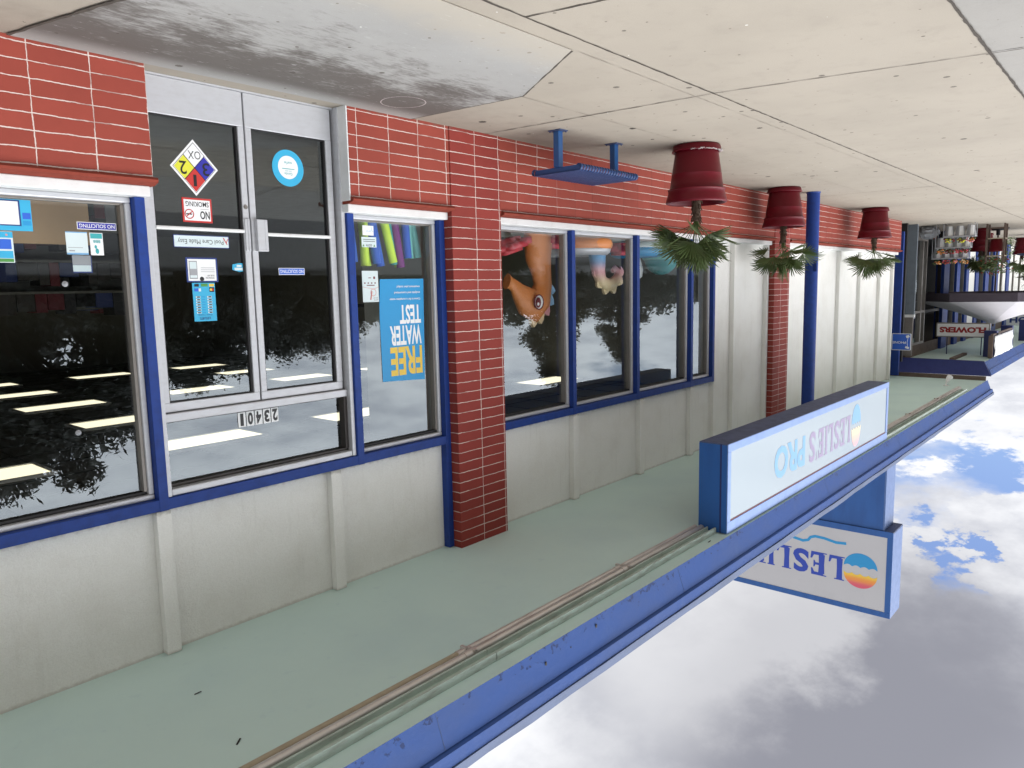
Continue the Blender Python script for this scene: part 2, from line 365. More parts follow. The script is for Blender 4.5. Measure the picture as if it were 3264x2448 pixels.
for k, c in dict(c_white=(.84, .85, .85), c_paper=(.66, .76, .77), c_black=(.012, .012, .014), c_yellow=(.72, .70, .05), c_red=(.55, .035, .03), c_blue=(.03, .03, .36), c_signblue=(.02, .06, .42), c_sky=(.04, .42, .68), c_cyan=(.02, .30, .62),
                 c_gold=(.80, .55, .07), c_navy=(.02, .045, .20), c_grey=(.35, .36, .38), c_lime=(.68, .95, .08), c_teal=(.05, .40, .42), c_aqua=(.25, .75, .70), c_royal=(.03, .13, .62), c_purple=(.20, .03, .22),
                 c_orange=(.66, .23, .06), c_rose=(.60, .05, .07), c_brick=(.33, .014, .014), c_green=(.08, .28, .06), c_pink=(.75, .30, .32), c_violet=(.22, .15, .36), c_maroon=(.16, .012, .02), c_palered=(.72, .30, .28),
                 c_softblue=(.20, .42, .66), c_softviolet=(.33, .27, .42), c_coral=(.85, .42, .42), c_peach=(.90, .68, .40)).items():
    M[k] = flat(k[2:] + '_ink', c, .45)
M['c_clear'] = glass_mat('clear_vinyl', (.75, .80, .82), 1.7, .08)
def sunset_mat(name, zlo, zhi, a, bcol, ccol):
    m, nt, b = NT(name); p = pos_(nt); s = nt.nodes.new('ShaderNodeSeparateXYZ'); nt.links.new(p, s.inputs[0])
    f = ramp_(nt, s.outputs[2], zlo, zhi); c = mix_(nt, ramp_(nt, f, .0, .5), a, bcol); c = mix_(nt, ramp_(nt, f, .5, 1.), c, ccol)
    nt.links.new(c, b.inputs['Base Color']); b.inputs['Roughness'].default_value = .4; return m
PX, PY, PZ = (1, 0, 0), (0, 1, 0), (0, 0, 1)
MX, MY = (-1, 0, 0), (0, -1, 0)

# ------------------------------------------------------------------ ground
X0, X1 = -4.0, 60.0
struct(MB().box(-150, 220, 7.6, 240, -.42, -.165).build('parking_lot', M['asphalt']))
struct(MB().box(X0, X1, -.30, 3.90, -.2, 0).build('sidewalk', M['walk']))
struct(MB().box(-30, 90, 3.904, 7.6, -.2, -.004).build('outer_pavement', M['greyc']))
struct(MB().box(220, 20.4, -140, -.3, -.4, -.1).build('ground', M['asphalt']))
def joint(name, pts, w, m, wob=.004, z=.004):
    mb = MB(); L = []; Rr = []
    for (x0, y0), (x1, y1) in zip(pts[:-1], pts[1:]):
        d = Vector((x1 - x0, y1 - y0)); n = max(2, int(d.length / .06)); t = d.normalized(); q = Vector((-t.y, t.x))
        for i in range(n + 1):
            c = Vector((x0, y0)) + d * i / n
            L.append((c + q * (w / 2 + rnd.uniform(-wob, wob)))); Rr.append((c - q * (w / 2 + rnd.uniform(-wob, wob))))
    k = len(L)
    vs = [(p.x, p.y, z) for p in L] + [(p.x, p.y, z) for p in Rr]
    mb.add(vs, [[i, i + 1, k + i + 1, k + i] for i in range(k - 1)])
    return struct(mb.build(name, m))
joint('pavement_joint', [(-4, 2.215), (20, 2.225)], .011, M['joint'])
joint('pavement_joint', [(20, 2.24), (60, 2.24)], .012, M['joint'])
joint('pavement_joint', [(3.15, 2.222), (3.52, 3.89)], .010, M['joint'])
joint('pavement_joint', [(5.14, .10), (5.31, 2.2)], .011, M['joint'])
joint('pavement_joint', [(5.31, 2.23), (5.655, 3.89)], .009, M['joint'])
joint('pavement_joint', [(12.72, .1), (12.82, 2.23)], .012, M['joint'])
joint('pavement_joint', [(-4, 3.902), (40, 3.902)], .018, M['joint'], .004)
joint('pavement_joint', [(5.66, 3.91), (6.1, 5.9)], .01, M['joint'])
for y, x0, x1 in ((1.17, 4.36, 12.7), (2.08, 3.8, 18)): joint('pavement_joint', [(x0, y), (x1, y + .01)], .0035, M['jointlight'], .002)
for x in (7.9, 9.9, 15.5, 18.0): joint('pavement_joint', [(x, .1), (x + .12, 2.2)], .0035, M['jointlight'], .002)
for x in (17.5, 24, 30): joint('pavement_joint', [(x, .1), (x + .3, 3.9)], .014, M['joint'])
# the grey sloped entrance slab with its flared side
rp = [(1.42, .095), (1.62, .95), (1.95, 2.075), (3.745, 2.075), (4.345, 1.195), (4.245, .095)]
struct(MB().poly([(x, y, .0045) for x, y in rp], PZ, .004).build('entrance_ramp', M['rampc']))
joint('ramp_joint', [(3.755, 2.075), (4.35, 1.195), (4.25, .10)], .012, M['joint'], .003, .0092)
joint('ramp_joint', [(1.42, .1), (1.60, .90), (1.9, 2.0)], .022, M['joint'], .008, .0092)
ri = []
for k in range(49):
    a = 2 * math.pi * k / 48; ri.append((3.845 + .165 * math.cos(a), .465 + .165 * math.sin(a)))
joint('ramp_ring_mark', ri, .008, M['chalk'], .002, .0092)
# bits of litter and chewed gum
# the threshold strip
# ------------------------------------------------------------------ building 1
B = root('shop_building', (10, 0, 0), 'long shop front of red brick, white stucco and blue trimmed windows under flat canopy', 'building')
def part(mb, name, m, par=None): return mb.build(name, m, par or B)
wallbase = MB().box(X0, 2.13, -.20, .09, -.05, .70, .004); part(wallbase, 'brick_wall', M['brick'])
part(MB().box(3.618, 4.682, -.20, .085, -.05, .70, .004), 'brick_wall', M['brick'])
part(MB().box(5.322, 11.922, -.20, .085, -.05, .70, .004), 'brick_wall', M['brick'])
part(MB().box(12.562, 19.6, -.20, .085, -.05, .70, .004), 'brick_wall', M['brick'])
for x0, x1 in ((X0, 2.145), (3.612, 4.70), (5.345, 11.94), (12.58, 19.62)):
    prof = [(-.12, .676), (.112, .676), (.125, .690), (.118, .706), (.06, .722), (-.12, .722)]
    part(MB().prism_x(prof, x0, x1), 'brick_sill', M['redsill'])
for x0, x1 in ((X0, 2.122), (3.612, 4.676), (5.34, 11.915), (12.572, 19.55)):
    part(MB().box(x0, x1, -.12, .052, .7225, .785, .006), 'window_sill', M['white'])
part(MB().box(4.68, 5.324, -.15, .095, -.05, 3.752, .004), 'brick_pillar', M['brickp'])
part(MB().box(11.92, 12.564, -.15, .095, -.05, 3.752, .004), 'brick_pillar', M['brickp'])
part(MB().box(3.606, 3.617, -.12, .084, .0, .7, .002), 'return_panel', M['white'])
# stucco
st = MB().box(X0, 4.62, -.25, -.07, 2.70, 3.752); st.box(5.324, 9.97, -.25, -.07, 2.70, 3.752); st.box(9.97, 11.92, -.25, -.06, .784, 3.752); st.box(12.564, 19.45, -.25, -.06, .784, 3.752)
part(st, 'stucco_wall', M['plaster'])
for x in (-.6, .65, 2.02, 3.37): part(MB().box(x, x + .095, -.07, -.004, 2.778, 3.75, .005), 'batten', M['plaster'])
for x in (6.572, 7.976, 9.298): part(MB().box(x, x + .095, -.07, -.004, 2.782, 3.75, .005), 'batten', M['plaster'])
for x in (10.004,): part(MB().box(x, x + .09, -.06, -.006, .786, 3.75, .005), 'batten', M['plaster'])
for x in (10.614, 11.84, 12.58, 13.95, 15.44, 16.80, 18.27, 19.35): part(MB().box(x, x + .07, -.06, .01, .786, 3.75, .005), 'batten', M['plaster'])
# blue woodwork
part(MB().box(X0, 4.618, -.12, 0, 2.70, 2.776, .004), 'head_trim', M['blue'])
part(MB().box(5.324, 10.004, -.12, 0, 2.704, 2.780, .004), 'head_trim', M['blue'])
part(MB().box(2.042, 2.105, -.12, .003, .786, 2.778, .004), 'mullion', M['blue'])
part(MB().box(3.634, 3.697, -.12, .003, .786, 2.778, .004), 'mullion', M['blue'])
part(MB().box(4.618, 4.678, -.12, .001, .786, 3.748, .004), 'mullion', M['blue'])
for x in (6.565, 7.889, 9.284, 9.942): part(MB().box(x, x + .063, -.12, .003, .786, 2.783, .004), 'mullion', M['blue'])

def window(x0, x1, z0, z1, y=-.05, cap=True):
    w = MB()
    t = .035
    w.box(x0, x1, -.12, y, z0, z0 + t, .008); w.box(x0, x1, -.12, y, z1 - t, z1, .008)
    w.box(x0, x0 + t, -.12, y - .002, z0 + t, z1 - t, .008); w.box(x1 - t, x1, -.12, y - .002, z0 + t, z1 - t, .008)
    f = part(w, 'window', M['silver'])
    i = MB(); a0, a1, b0, b1 = x0 + t, x1 - t, z0 + t, z1 - t; q = .022
    i.box(a0, a1, -.125, y - .025, b0, b0 + q * .6, .002); i.box(a0, a1, -.125, y - .03, b1 - q, b1, .002, 1)
    i.box(a0, a0 + q, -.125, y - .03, b0 + q * .6, b1 - q, .002); i.box(a1 - q, a1, -.125, y - .02, b0 + q * .6, b1 - q, .002)
    i.build('glazing_bead', [M['beadlight'], M['gasket']], f)
    MB().add([(a0, -.11, b0), (a0, -.11, b1), (a1, -.11, b1), (a1, -.11, b0)], [[0, 1, 2, 3]]).build('pane', M['glass'], f)
    return f
window(X0, 2.040, .786, 2.70)
window(3.699, 4.616, .786, 2.70)
for x0, x1 in ((5.326, 6.563), (6.630, 7.887), (7.954, 9.282), (9.349, 9.940)): window(x0, x1, .786, 2.702)

# entrance: frame, transom light and the two door leaves
fr = MB(); fr.box(2.107, 2.136, -.14, -.012, 0, 2.699, .003); fr.box(3.596, 3.632, -.14, -.018, 0, 2.699, .006)
fr.box(2.138, 3.594, -.13, -.052, 2.160, 2.216, .006); fr.box(2.138, 3.594, -.13, -.02, 2.652, 2.699, .008); fr.box(2.138, 3.594, -.13, -.07, 0.001, .012)
df = part(fr, 'door_frame', M['silver'])
g = MB(); g.box(2.138, 3.594, -.13, -.075, 2.216, 2.222); g.box(2.138, 3.594, -.13, -.07, 2.632, 2.652); g.box(3.565, 3.594, -.13, -.062, 2.222, 2.632)
g.box(2.852, 2.8605, -.13, -.10, .012, 2.158); g.box(3.578, 3.594, -.13, -.1, .012, 2.158)
g.build('gasket', M['bead'], df)
MB().add([(2.138, -.112, 2.22), (2.138, -.112, 2.635), (3.57, -.112, 2.635), (3.57, -.112, 2.22)], [[0, 1, 2, 3]]).build('pane', M['glass'], df)
def leaf(x0, x1, g0, g1, kind):
    d = MB(); y0, y1 = -.125, -.078
    d.box(x0, x1, y0, y1, .014, .245, .004); d.box(x0, x1, y0, y1 - .001, 2.094, 2.155, .004); d.box(x0, g0, y0, y1 + .0015, .245, 2.094, .004); d.box(g1, x1, y0, y1 + .0015, .245, 2.094, .004)
    o = part(d, 'door', M['silver'])
    k = MB(); e = .009
    k.box(g0, g1, y0, y1 - .012, .245, .245 + e); k.box(g0, g1, y0, y1 - .012, 2.094 - e, 2.094); k.box(g0, g0 + e, y0, y1 - .012, .245 + e, 2.094 - e); k.box(g1 - e * 1.6, g1, y0, y1 - .012, .245 + e, 2.094 - e)
    k.build('gasket', M['gasket'], o)
    MB().add([(g0, -.105, .245), (g0, -.105, 2.094), (g1, -.105, 2.094), (g1, -.105, .245)], [[0, 1, 2, 3]]).build('pane', M['glass'], o)
    zb = .944 if kind == 'L' else .958
    MB().box(g0 - .004, g1 + .004, -.1, -.066, zb, zb + .024, .008).build('push_bar', M['white'], o)
    return o
dl = leaf(2.139, 2.851, 2.198, 2.806, 'L'); dr = leaf(2.862, 3.576, 2.908, 3.524, 'R')
h = MB(); h.box(2.812, 2.850, -.0775, -.068, .868, 1.094, .003); h.box(2.832, 2.836, -.069, -.064, .868, 1.094); h.build('pull_plate', M['silver'], dl)
h = MB(); h.box(2.863, 2.905, -.0775, -.070, .868, 1.096, .003); h.box(2.886, 2.968, -.070, -.035, .872, 1.094, .004); h.box(2.944, 2.948, -.036, -.033, .872, 1.094); h.build('pull_handle', M['silver'], dr)
lk = MB(); lk.torus((2.829, -.0745, .789), PY, .0125, .0035, 20, 8); lk.tube([(2.829, -.08, .789), (2.829, -.071, .789)], .008, 14); lk.build('lock', M['beadlight'], dl)
# canopy
part(MB().box(X0, 20.3, -.30, 1.868, 3.752, 3.80), 'soffit', M['soffit'])
part(MB().prism_x([(1.872, 3.748), (1.944, 3.950), (1.905, 3.955), (1.840, 3.800), (1.868, 3.800)], X0, 20.42), 'fascia_board', M['fascia'])
part(MB().prism_x([(1.955, 3.956), (1.972, 3.960), (1.990, 4.030), (1.90, 4.030), (1.90, 3.956)], X0, 20.5), 'fascia_trim', M['fascia'])
nb = 60; dp = []
vs = []; fs = []
for i in range(nb + 1):
    x = X0 + (20.52 - X0) * i / nb; q = rnd.uniform(-.006, .006); e = rnd.uniform(-.003, .003)
    vs += [(x, 2.0 + e, 4.034 + e), (x, 2.004 + e, 4.088 + q), (x, 1.88, 4.092), (x, 1.88, 4.034)]
for i in range(nb):
    for k in range(4): a = i * 4 + k; b2 = i * 4 + (k + 1) % 4; fs.append([a, b2, b2 + 4, a + 4])
fs += [[0, 1, 2, 3], [nb * 4 + 3, nb * 4 + 2, nb * 4 + 1, nb * 4]]
part(MB().add(vs, fs), 'drip_edge', M['fasciaedge'])
for x in (2.66, 5.45, 9.1, 12.4, 15.7): part(MB().prism_x([(1.8735, 3.749), (1.9455, 3.948), (1.94, 3.949), (1.868, 3.75)], x, x + .0025), 'board_joint', M['fasciaedge'])
for x, z, r in ((4.22, 3.81, .013), (3.62, 3.845, .012), (6.05, 3.80, .006), (3.9, 3.84, .006), (10.6, 3.79, .008), (13.2, 3.78, .008), (13.6, 3.785, .006), (16.1, 3.9, .007)):
    y = 1.872 + (z - 3.748) * .356; part(MB().ball((x, y, z), r, (1.0, .35, 1.5)), 'nail_hole', M['gasket'])
part(MB().box(X0, 20.3, -12, 1.875, 3.801, 4.03), 'roof', M['greyc'])
part(MB().box(20.302, 20.36, -.3, 1.85, 3.655, 3.86), 'end_board', M['brown'])
for x, y, rz, l in ((1.915, .61, 20, .055), (1.815, 1.255, -35, .06), (8.9, .9, 60, .05), (6.2, 1.80, 10, .05)):
    part(MB().obox(Matrix.Translation((x, y, 3.747)) @ Matrix.Rotation(R(rz), 4, 'Z') @ Matrix.Rotation(R(12), 4, 'Y'), l * .75, .009, .003), 'paint_flake', M['gasket'])
# inside of the shop
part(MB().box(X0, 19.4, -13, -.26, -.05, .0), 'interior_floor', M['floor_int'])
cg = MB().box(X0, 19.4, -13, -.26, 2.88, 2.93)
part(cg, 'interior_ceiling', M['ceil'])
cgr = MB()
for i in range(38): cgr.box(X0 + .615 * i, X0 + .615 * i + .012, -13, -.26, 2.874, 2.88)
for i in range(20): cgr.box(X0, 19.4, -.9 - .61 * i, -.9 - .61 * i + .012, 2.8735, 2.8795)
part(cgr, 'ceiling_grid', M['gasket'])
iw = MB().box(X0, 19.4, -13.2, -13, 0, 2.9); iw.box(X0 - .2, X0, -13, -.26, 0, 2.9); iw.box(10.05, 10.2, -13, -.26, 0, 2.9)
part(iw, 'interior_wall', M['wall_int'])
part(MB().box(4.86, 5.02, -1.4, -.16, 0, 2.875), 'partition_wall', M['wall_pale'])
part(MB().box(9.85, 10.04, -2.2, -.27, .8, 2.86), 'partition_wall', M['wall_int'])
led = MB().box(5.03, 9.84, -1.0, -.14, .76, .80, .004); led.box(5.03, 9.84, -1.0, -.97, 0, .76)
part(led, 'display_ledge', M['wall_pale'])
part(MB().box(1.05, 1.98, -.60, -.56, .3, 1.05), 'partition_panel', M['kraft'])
# ceiling lights in rows
cl = root('ceiling_light', (0, 0, 2.87), 'lit fluorescent panel in the row nearest the window, left of the entrance doors', 'ceiling light', 'lit panels in the shop ceiling')
MB().box(-.5, .5, -.24, .24, 2.855, 2.872, .002).build('diffuser', M['light'], cl)
MB().box(-.54, .54, -.3, -.262, 2.85, 2.874).box(-.54, .54, .262, .3, 2.85, 2.874).box(-.54, -.502, -.26, .26, 2.85, 2.874).box(.502, .54, -.26, .26, 2.85, 2.874).build('frame', M['white'], cl)
rows = (-2.5, -4.52, -6.55, -8.45, -10.3); first = True
rown = ('nearest the window', 'second from the window', 'third from the window', 'fourth from the window', 'deepest in the shop')
coln = ('at the near end of the shop', 'over the near window', 'beside the entrance doors', 'behind the entrance doors', 'behind the poster window', 'behind the seahorse float window', 'at the far end of the shop')
for j, y in enumerate(rows):
    for i, x in enumerate((-.35, 1.62, 3.62, 5.55, 7.45, 9.3)):
        if (i, j) in ((0, 0), (4, 0), (3, 3), (5, 3), (5, 4), (0, 3), (0, 4)): continue
        if j == 1 and i in (3, 4): continue
        lab = 'lit ceiling panel %s, row %s' % (coln[i], rown[j])
        if first: cl.location = (x, y, 2.87); cl['label'] = lab; first = False
        else: copy_tree(cl, (x, y, 2.87), None, lab)
# dim store shelving
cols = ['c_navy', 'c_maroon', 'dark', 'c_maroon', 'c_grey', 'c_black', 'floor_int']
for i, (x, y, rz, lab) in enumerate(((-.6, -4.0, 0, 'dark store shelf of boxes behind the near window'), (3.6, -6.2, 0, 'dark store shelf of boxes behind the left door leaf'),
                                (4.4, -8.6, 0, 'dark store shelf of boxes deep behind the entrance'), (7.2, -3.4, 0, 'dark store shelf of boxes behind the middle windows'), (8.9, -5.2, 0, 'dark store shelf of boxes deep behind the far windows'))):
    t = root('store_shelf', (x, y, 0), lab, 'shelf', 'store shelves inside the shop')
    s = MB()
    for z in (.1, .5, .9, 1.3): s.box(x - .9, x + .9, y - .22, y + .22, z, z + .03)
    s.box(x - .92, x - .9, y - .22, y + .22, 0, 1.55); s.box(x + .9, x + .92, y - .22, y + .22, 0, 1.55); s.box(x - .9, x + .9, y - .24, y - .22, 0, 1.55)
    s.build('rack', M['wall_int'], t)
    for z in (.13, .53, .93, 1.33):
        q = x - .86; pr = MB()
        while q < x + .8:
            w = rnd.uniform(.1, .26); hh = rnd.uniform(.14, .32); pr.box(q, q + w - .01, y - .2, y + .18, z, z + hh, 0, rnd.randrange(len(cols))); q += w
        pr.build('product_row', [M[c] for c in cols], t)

# ------------------------------------------------------------------ notices on the glass
def notice(name, x0, x1, z0, z1, y, base, label, cat='sticker', group=None, th=.0015):
    t = MB().box(x0, x1, y - th, y, z0, z1).build(name, base); tag(t, label, cat, group); LOC[t.name] = (0, 0, 0); return t
def mark(par, name, m, y): return MB()
YO = -.1015      # just outside the door glass
YI = -.1135      # just behind the window glass
# hazard diamond on the left door
cx, cz, a, bz = 2.4915, .5555, .1635, .1825
def dia(k): return [(cx + a * k, YO, cz), (cx, YO, cz + bz * k), (cx - a * k, YO, cz), (cx, YO, cz - bz * k)]
hz = MB().poly(dia(1), PY, .0015).build('hazard_diamond', M['c_white']); tag(hz, 'diamond hazard sticker with blue, red, yellow and white quarters on left door', 'sticker')
mb = MB()
def quad(u0, v0, mi):
    # quarter in diamond coordinates (u along upper-left edge, v along upper-right edge)
    k = .86; pts = []
    for du, dv in ((0, 0), (1, 0), (1, 1), (0, 1)):
        u = (u0 + du * .97) * k; v = (v0 + dv * .97) * k
        pts.append((cx + a * (-(u) + (v)) * -.5 * 1.0, YO + .0022, cz + bz * (u + v) * .5))
    mb.add(pts, [[0, 1, 2, 3]], mi)
# viewer's left is +x : blue on the left, yellow on the right, red on top, white below
quad(0.015, 0.015, 0)
quad(-.985, -.985, 3)
quad(0.015, -.985, 1); quad(-.985, 0.015, 2)
mb.build('quarter', [M['c_red'], M['c_blue'], M['c_yellow'], M['c_white']], hz)
fr2 = MB()
pts = dia(.895); pts2 = dia(.87); fr2.add([Vector(p) + Vector((0, .0019, 0)) for p in pts + pts2], [[i, (i + 1) % 4, 4 + (i + 1) % 4, 4 + i] for i in range(4)])
for s1, s2 in ((1, 1), (1, -1)):
    d0 = Vector((cx - a * .435 * s1, YO + .0026, cz - bz * .435 * s2)); d1 = Vector((cx + a * .435 * s1, YO + .0026, cz + bz * .435 * s2)); w = Vector((s2 * .0016, 0, -s1 * .0016))
    fr2.add([d0 - w, d0 + w, d1 + w, d1 - w], [[0, 1, 2, 3]])
def let(mbx, txt, x, z, w, hh, y, off=.0): mbx.text(txt, (x + w / 2, y, z - hh / 2), MX, PZ, w, hh, off)
let(fr2, '1', cx - .002, cz + .082, .022, .075, YO + .003, .02); let(fr2, '3', cx + .078, cz + .004, .048, .085, YO + .003, .01); let(fr2, '2', cx - .078, cz + .006, .048, .085, YO + .003, .01); let(fr2, 'OX', cx + .004, cz - .082, .085, .052, YO + .003, -.005)
fr2.build('lettering', M['c_black'], hz)
# no smoking
ns = notice('no_smoking_sign', 2.389, 2.593, .752, .912, YO, M['c_red'], 'red bordered NO SMOKING sticker under the hazard diamond')
MB().box(2.401, 2.581, YO, YO + .001, .764, .900).build('panel', M['c_white'], ns)
t = MB(); let(t, 'NO', 2.541, .862, .066, .054, YO + .002, .02); let(t, 'SMOKING', 2.492, .792, .158, .032, YO + .002, .005); t.box(2.512, 2.57, YO, YO + .002, .822, .8235)
t.box(2.412, 2.452, YO, YO + .0022, .855, .862); t.build('lettering', M['c_black'], ns)
t = MB().torus((2.434, YO + .002, .858), PY, .029, .003, 30, 6, 0, .3); t.obox(Matrix.Translation((2.434, YO + .0028, .858)) @ Matrix.Rotation(R(40), 4, 'Y'), .056, .001, .005); t.build('symbol', M['c_red'], ns)
# pool care
pc = notice('slogan_sticker', 2.313, 2.701, .995, 1.078, YO, M['c_navy'], 'white strip reading Pool Care Made Easy on left door')
MB().box(2.318, 2.696, YO, YO + .001, 1.0, 1.073).build('panel', M['c_paper'], pc)
t = MB(); let(t, 'Pool Care Made Easy', 2.500, 1.034, .318, .040, YO + .002, -.005); t.build('lettering', M['c_black'], pc)
t = MB(); t.obox(Matrix.Translation((2.673, YO + .002, 1.03)) @ Matrix.Rotation(R(30), 4, 'Y'), .006, .001, .052); t.obox(Matrix.Translation((2.687, YO + .002, 1.026)) @ Matrix.Rotation(R(-30), 4, 'Y'), .005, .001, .028); t.build('symbol', M['c_red'], pc)
# app notice
ap = notice('app_notice', 2.384, 2.604, 1.142, 1.306, YO, M['c_navy'], 'blue edged notice with a phone drawing on left door', 'notice')
MB().box(2.396, 2.592, YO, YO + .001, 1.153, 1.297).build('panel', M['c_white'], ap)
t = MB(); t.box(2.404, 2.414 + .046, YO, YO + .0018, 1.165, 1.285, 0, 0); t.box(2.409, 2.455, YO, YO + .0024, 1.172, 1.277, 0, 1); t.box(2.409, 2.455, YO, YO + .0028, 1.218, 1.26, 0, 0)
for i, z in enumerate((1.235, 1.222, 1.209)): t.box(2.485, 2.58, YO, YO + .0018, z, z + .003, 0, 0)
t.ball((2.488, YO, 1.285), .018, (1, .12, 1), 2); t.build('picture', [M['c_grey'], M['c_paper'], M['c_black']], ap)
t = MB(); let(t, 'DOWNLOAD', 2.545, 1.278, .06, .011, YO + .002); let(t, 'OUR APP', 2.552, 1.262, .05, .010, YO + .002); t.build('lettering', M['c_black'], ap)
# price list
pl = notice('price_list', 2.417, 2.575, 1.311, 1.569, YO, M['c_sky'], 'pale blue price list with card logos and two columns on left door', 'notice')
t = MB()
for i in range(7):
    z = 1.510 - i * .0175
    for x in (2.452, 2.532): t.box(x - .016, x + .016, YO, YO + .0012, z - .005, z + .006, 0, 0); t.box(x - .008, x + .013, YO + .0012, YO + .002, z - .003, z + .004, 0, 1)
    t.box(2.478, 2.500, YO, YO + .0012, z - .003, z + .003, 0, 2)
t.build('price_table', [M['c_paper'], M['c_black'], M['c_cyan']], pl); t = MB()
t.box(2.535, 2.569, YO, YO + .0014, 1.342, 1.372, 0, 1); t.ball((2.546, YO + .001, 1.357), .010, (1, .1, 1), 4); t.ball((2.557, YO + .001, 1.357), .010, (1, .1, 1), 3)
t.box(2.430, 2.458, YO, YO + .0014, 1.348, 1.368, 0, 5); t.box(2.459, 2.475, YO, YO + .0014, 1.348, 1.368, 0, 0); t.box(2.432, 2.462, YO, YO + .0014, 1.318, 1.336, 0, 6); t.box(2.478, 2.525, YO, YO + .0014, 1.316, 1.336, 0, 7); t.box(2.535, 2.569, YO, YO + .0014, 1.318, 1.336, 0, 4)
t.build('card_logos', [M['c_paper'], M['c_black'], M['c_cyan'], M['c_red'], M['c_gold'], M['c_royal'], M['c_black'], M['c_green']], pl)
t = MB(); let(t, "LESLIE'S", 2.492, 1.550, .075, .017, YO + .002, .01); let(t, 'Water Testing', 2.495, 1.526, .10, .011, YO + .002); t.build('lettering', M['c_navy'], pl)
# paper cup sticker by the meeting stiles
cu = MB().poly([(2.800, YO, 1.178), (2.762, YO, 1.176), (2.715, YO, 1.186), (2.712, YO, 1.222), (2.76, YO, 1.236), (2.800, YO, 1.234)], PY, .0015).build('cup_sticker', M['c_sky']); tag(cu, 'small blue and white cut-out sticker at the edge of left door glass', 'sticker')
t = MB().box(2.745, 2.782, YO + .001, YO + .0028, 1.188, 1.203); t.box(2.728, 2.79, YO + .001, YO + .0028, 1.208, 1.226); t.build('panel', M['c_paper'], cu)
# round sticker on the right door
rs = MB().tube([(3.204, YO - .001, .483), (3.204, YO + .0005, .483)], [.131, .131], 48).build('round_sticker', M['c_sky']); tag(rs, 'round blue ring sticker with white centre on right door', 'sticker')
MB().tube([(3.204, YO, .478), (3.204, YO + .0012, .478)], [.083, .083], 40).build('panel', M['c_white'], rs)
t = MB(); let(t, 'Gentle', 3.204, .525, .066, .018, YO + .0022); t.box(3.152, 3.256, YO, YO + .002, .486, .491); let(t, 'clean water', 3.204, .505, .055, .009, YO + .0022); let(t, 'safe', 3.204, .447, .065, .02, YO + .0022)
t.build('lettering', M['c_teal'], rs)
def soliciting(x0, x1, z0, z1, y, lab, m):
    o = notice('no_soliciting_sticker', x0, x1, z0, z1, y, M['c_white'], lab, 'sticker', 'NO SOLICITING stickers'); e = .004
    MB().box(x0 + e, x1 - e, y, y + .001, z0 + e, z1 - e).build('panel', m, o)
    q = MB(); let(q, 'NO SOLICITING', (x0 + x1) / 2, (z0 + z1) / 2, (x1 - x0) * .9, (z1 - z0) * .5, y + .002, .01); q.build('lettering', M['c_white'], o)
soliciting(3.076, 3.296, 1.207, 1.257, YO, 'blue NO SOLICITING sticker on the right door', M['c_royal'])
soliciting(1.744, 1.967, .944, .988, -.1075, 'violet blue NO SOLICITING sticker low in the near window', M['c_blue'])
YI = -.1075
# near window papers
pa = notice('paper_notice', 1.676, 1.795, 1.004, 1.138, YI, M['c_paper'], 'white letter with blue edges taped in the near window', 'notice')
MB().box(1.676, 1.795, YI, YI + .001, 1.128, 1.138).build('border', M['c_softblue'], pa); MB().box(1.676, 1.795, YI, YI + .001, 1.004, 1.01).build('border', M['c_softblue'], pa)
t = MB().box(1.685, 1.765, YI, YI + .001, 1.095, 1.098); t.box(1.69, 1.72, YI, YI + .001, 1.112, 1.119); t.build('lettering', M['c_grey'], pa)
bb = notice('accreditation_sticker', 1.808, 1.882, 1.006, 1.140, YI, M['c_white'], 'white and teal accreditation sticker beside the taped letter', 'sticker')
t = MB().box(1.812, 1.878, YI, YI + .001, 1.010, 1.040); t.ball((1.845, YI, 1.115), .013, (.8, .1, 1.3)); t.ball((1.838, YI, 1.09), .009, (.8, .1, 1.3)); t.build('emblem', M['c_teal'], bb); t = MB(); let(t, 'BBB', 1.845, 1.058, .04, .016, YI + .002, .02); t.build('lettering', M['c_teal'], bb)
p2 = notice('paper_notice', 1.703, 1.812, 1.142, 1.246, YI - .01, M['c_navy'], 'grey folded paper on a blue backing above the taped letter', 'notice')
t = MB().box(1.704, 1.806, YI - .01, YI - .008, 1.142, 1.198, 0, 0); t.box(1.704, 1.804, YI - .01, YI - .0075, 1.2, 1.238, 0, 1); t.build('panel', [M['c_grey'], M['c_paper']], p2)
po = notice('whiteboard_poster', 1.16, 1.510, .838, 1.012, YI, M['c_sky'], 'pale blue poster with blank white board at the left corner of near window', 'poster')
MB().box(1.16, 1.455, YI, YI + .001, .842, .985).build('border', M['c_navy'], po)
MB().box(1.16, 1.446, YI, YI + .002, .849, .978).build('panel', M['c_white'], po)
t = MB().box(1.464, 1.505, YI, YI + .001, .91, .945, 0, 0); t.box(1.464, 1.505, YI, YI + .001, .955, .98, 0, 1); t.build('picture', [M['c_royal'], M['c_cyan']], po)
p3 = notice('offer_poster', 1.15, 1.405, 1.018, 1.190, YI, M['c_paper'], 'offer poster with blue pool picture under the whiteboard poster', 'poster')
t = MB().box(1.15, 1.405, YI, YI + .001, 1.02, 1.052, 0, 1); t.box(1.332, 1.395, YI, YI + .001, 1.06, 1.115, 0, 0); t.box(1.15, 1.40, YI, YI + .001, 1.125, 1.165, 0, 1); t.box(1.33, 1.40, YI, YI + .001, 1.168, 1.186, 0, 2); t.ball((1.375, YI, 1.036), .012, (1, .1, 1), 3)
t.build('picture', [M['c_royal'], M['c_sky'], M['c_green'], M['c_palered']], p3)
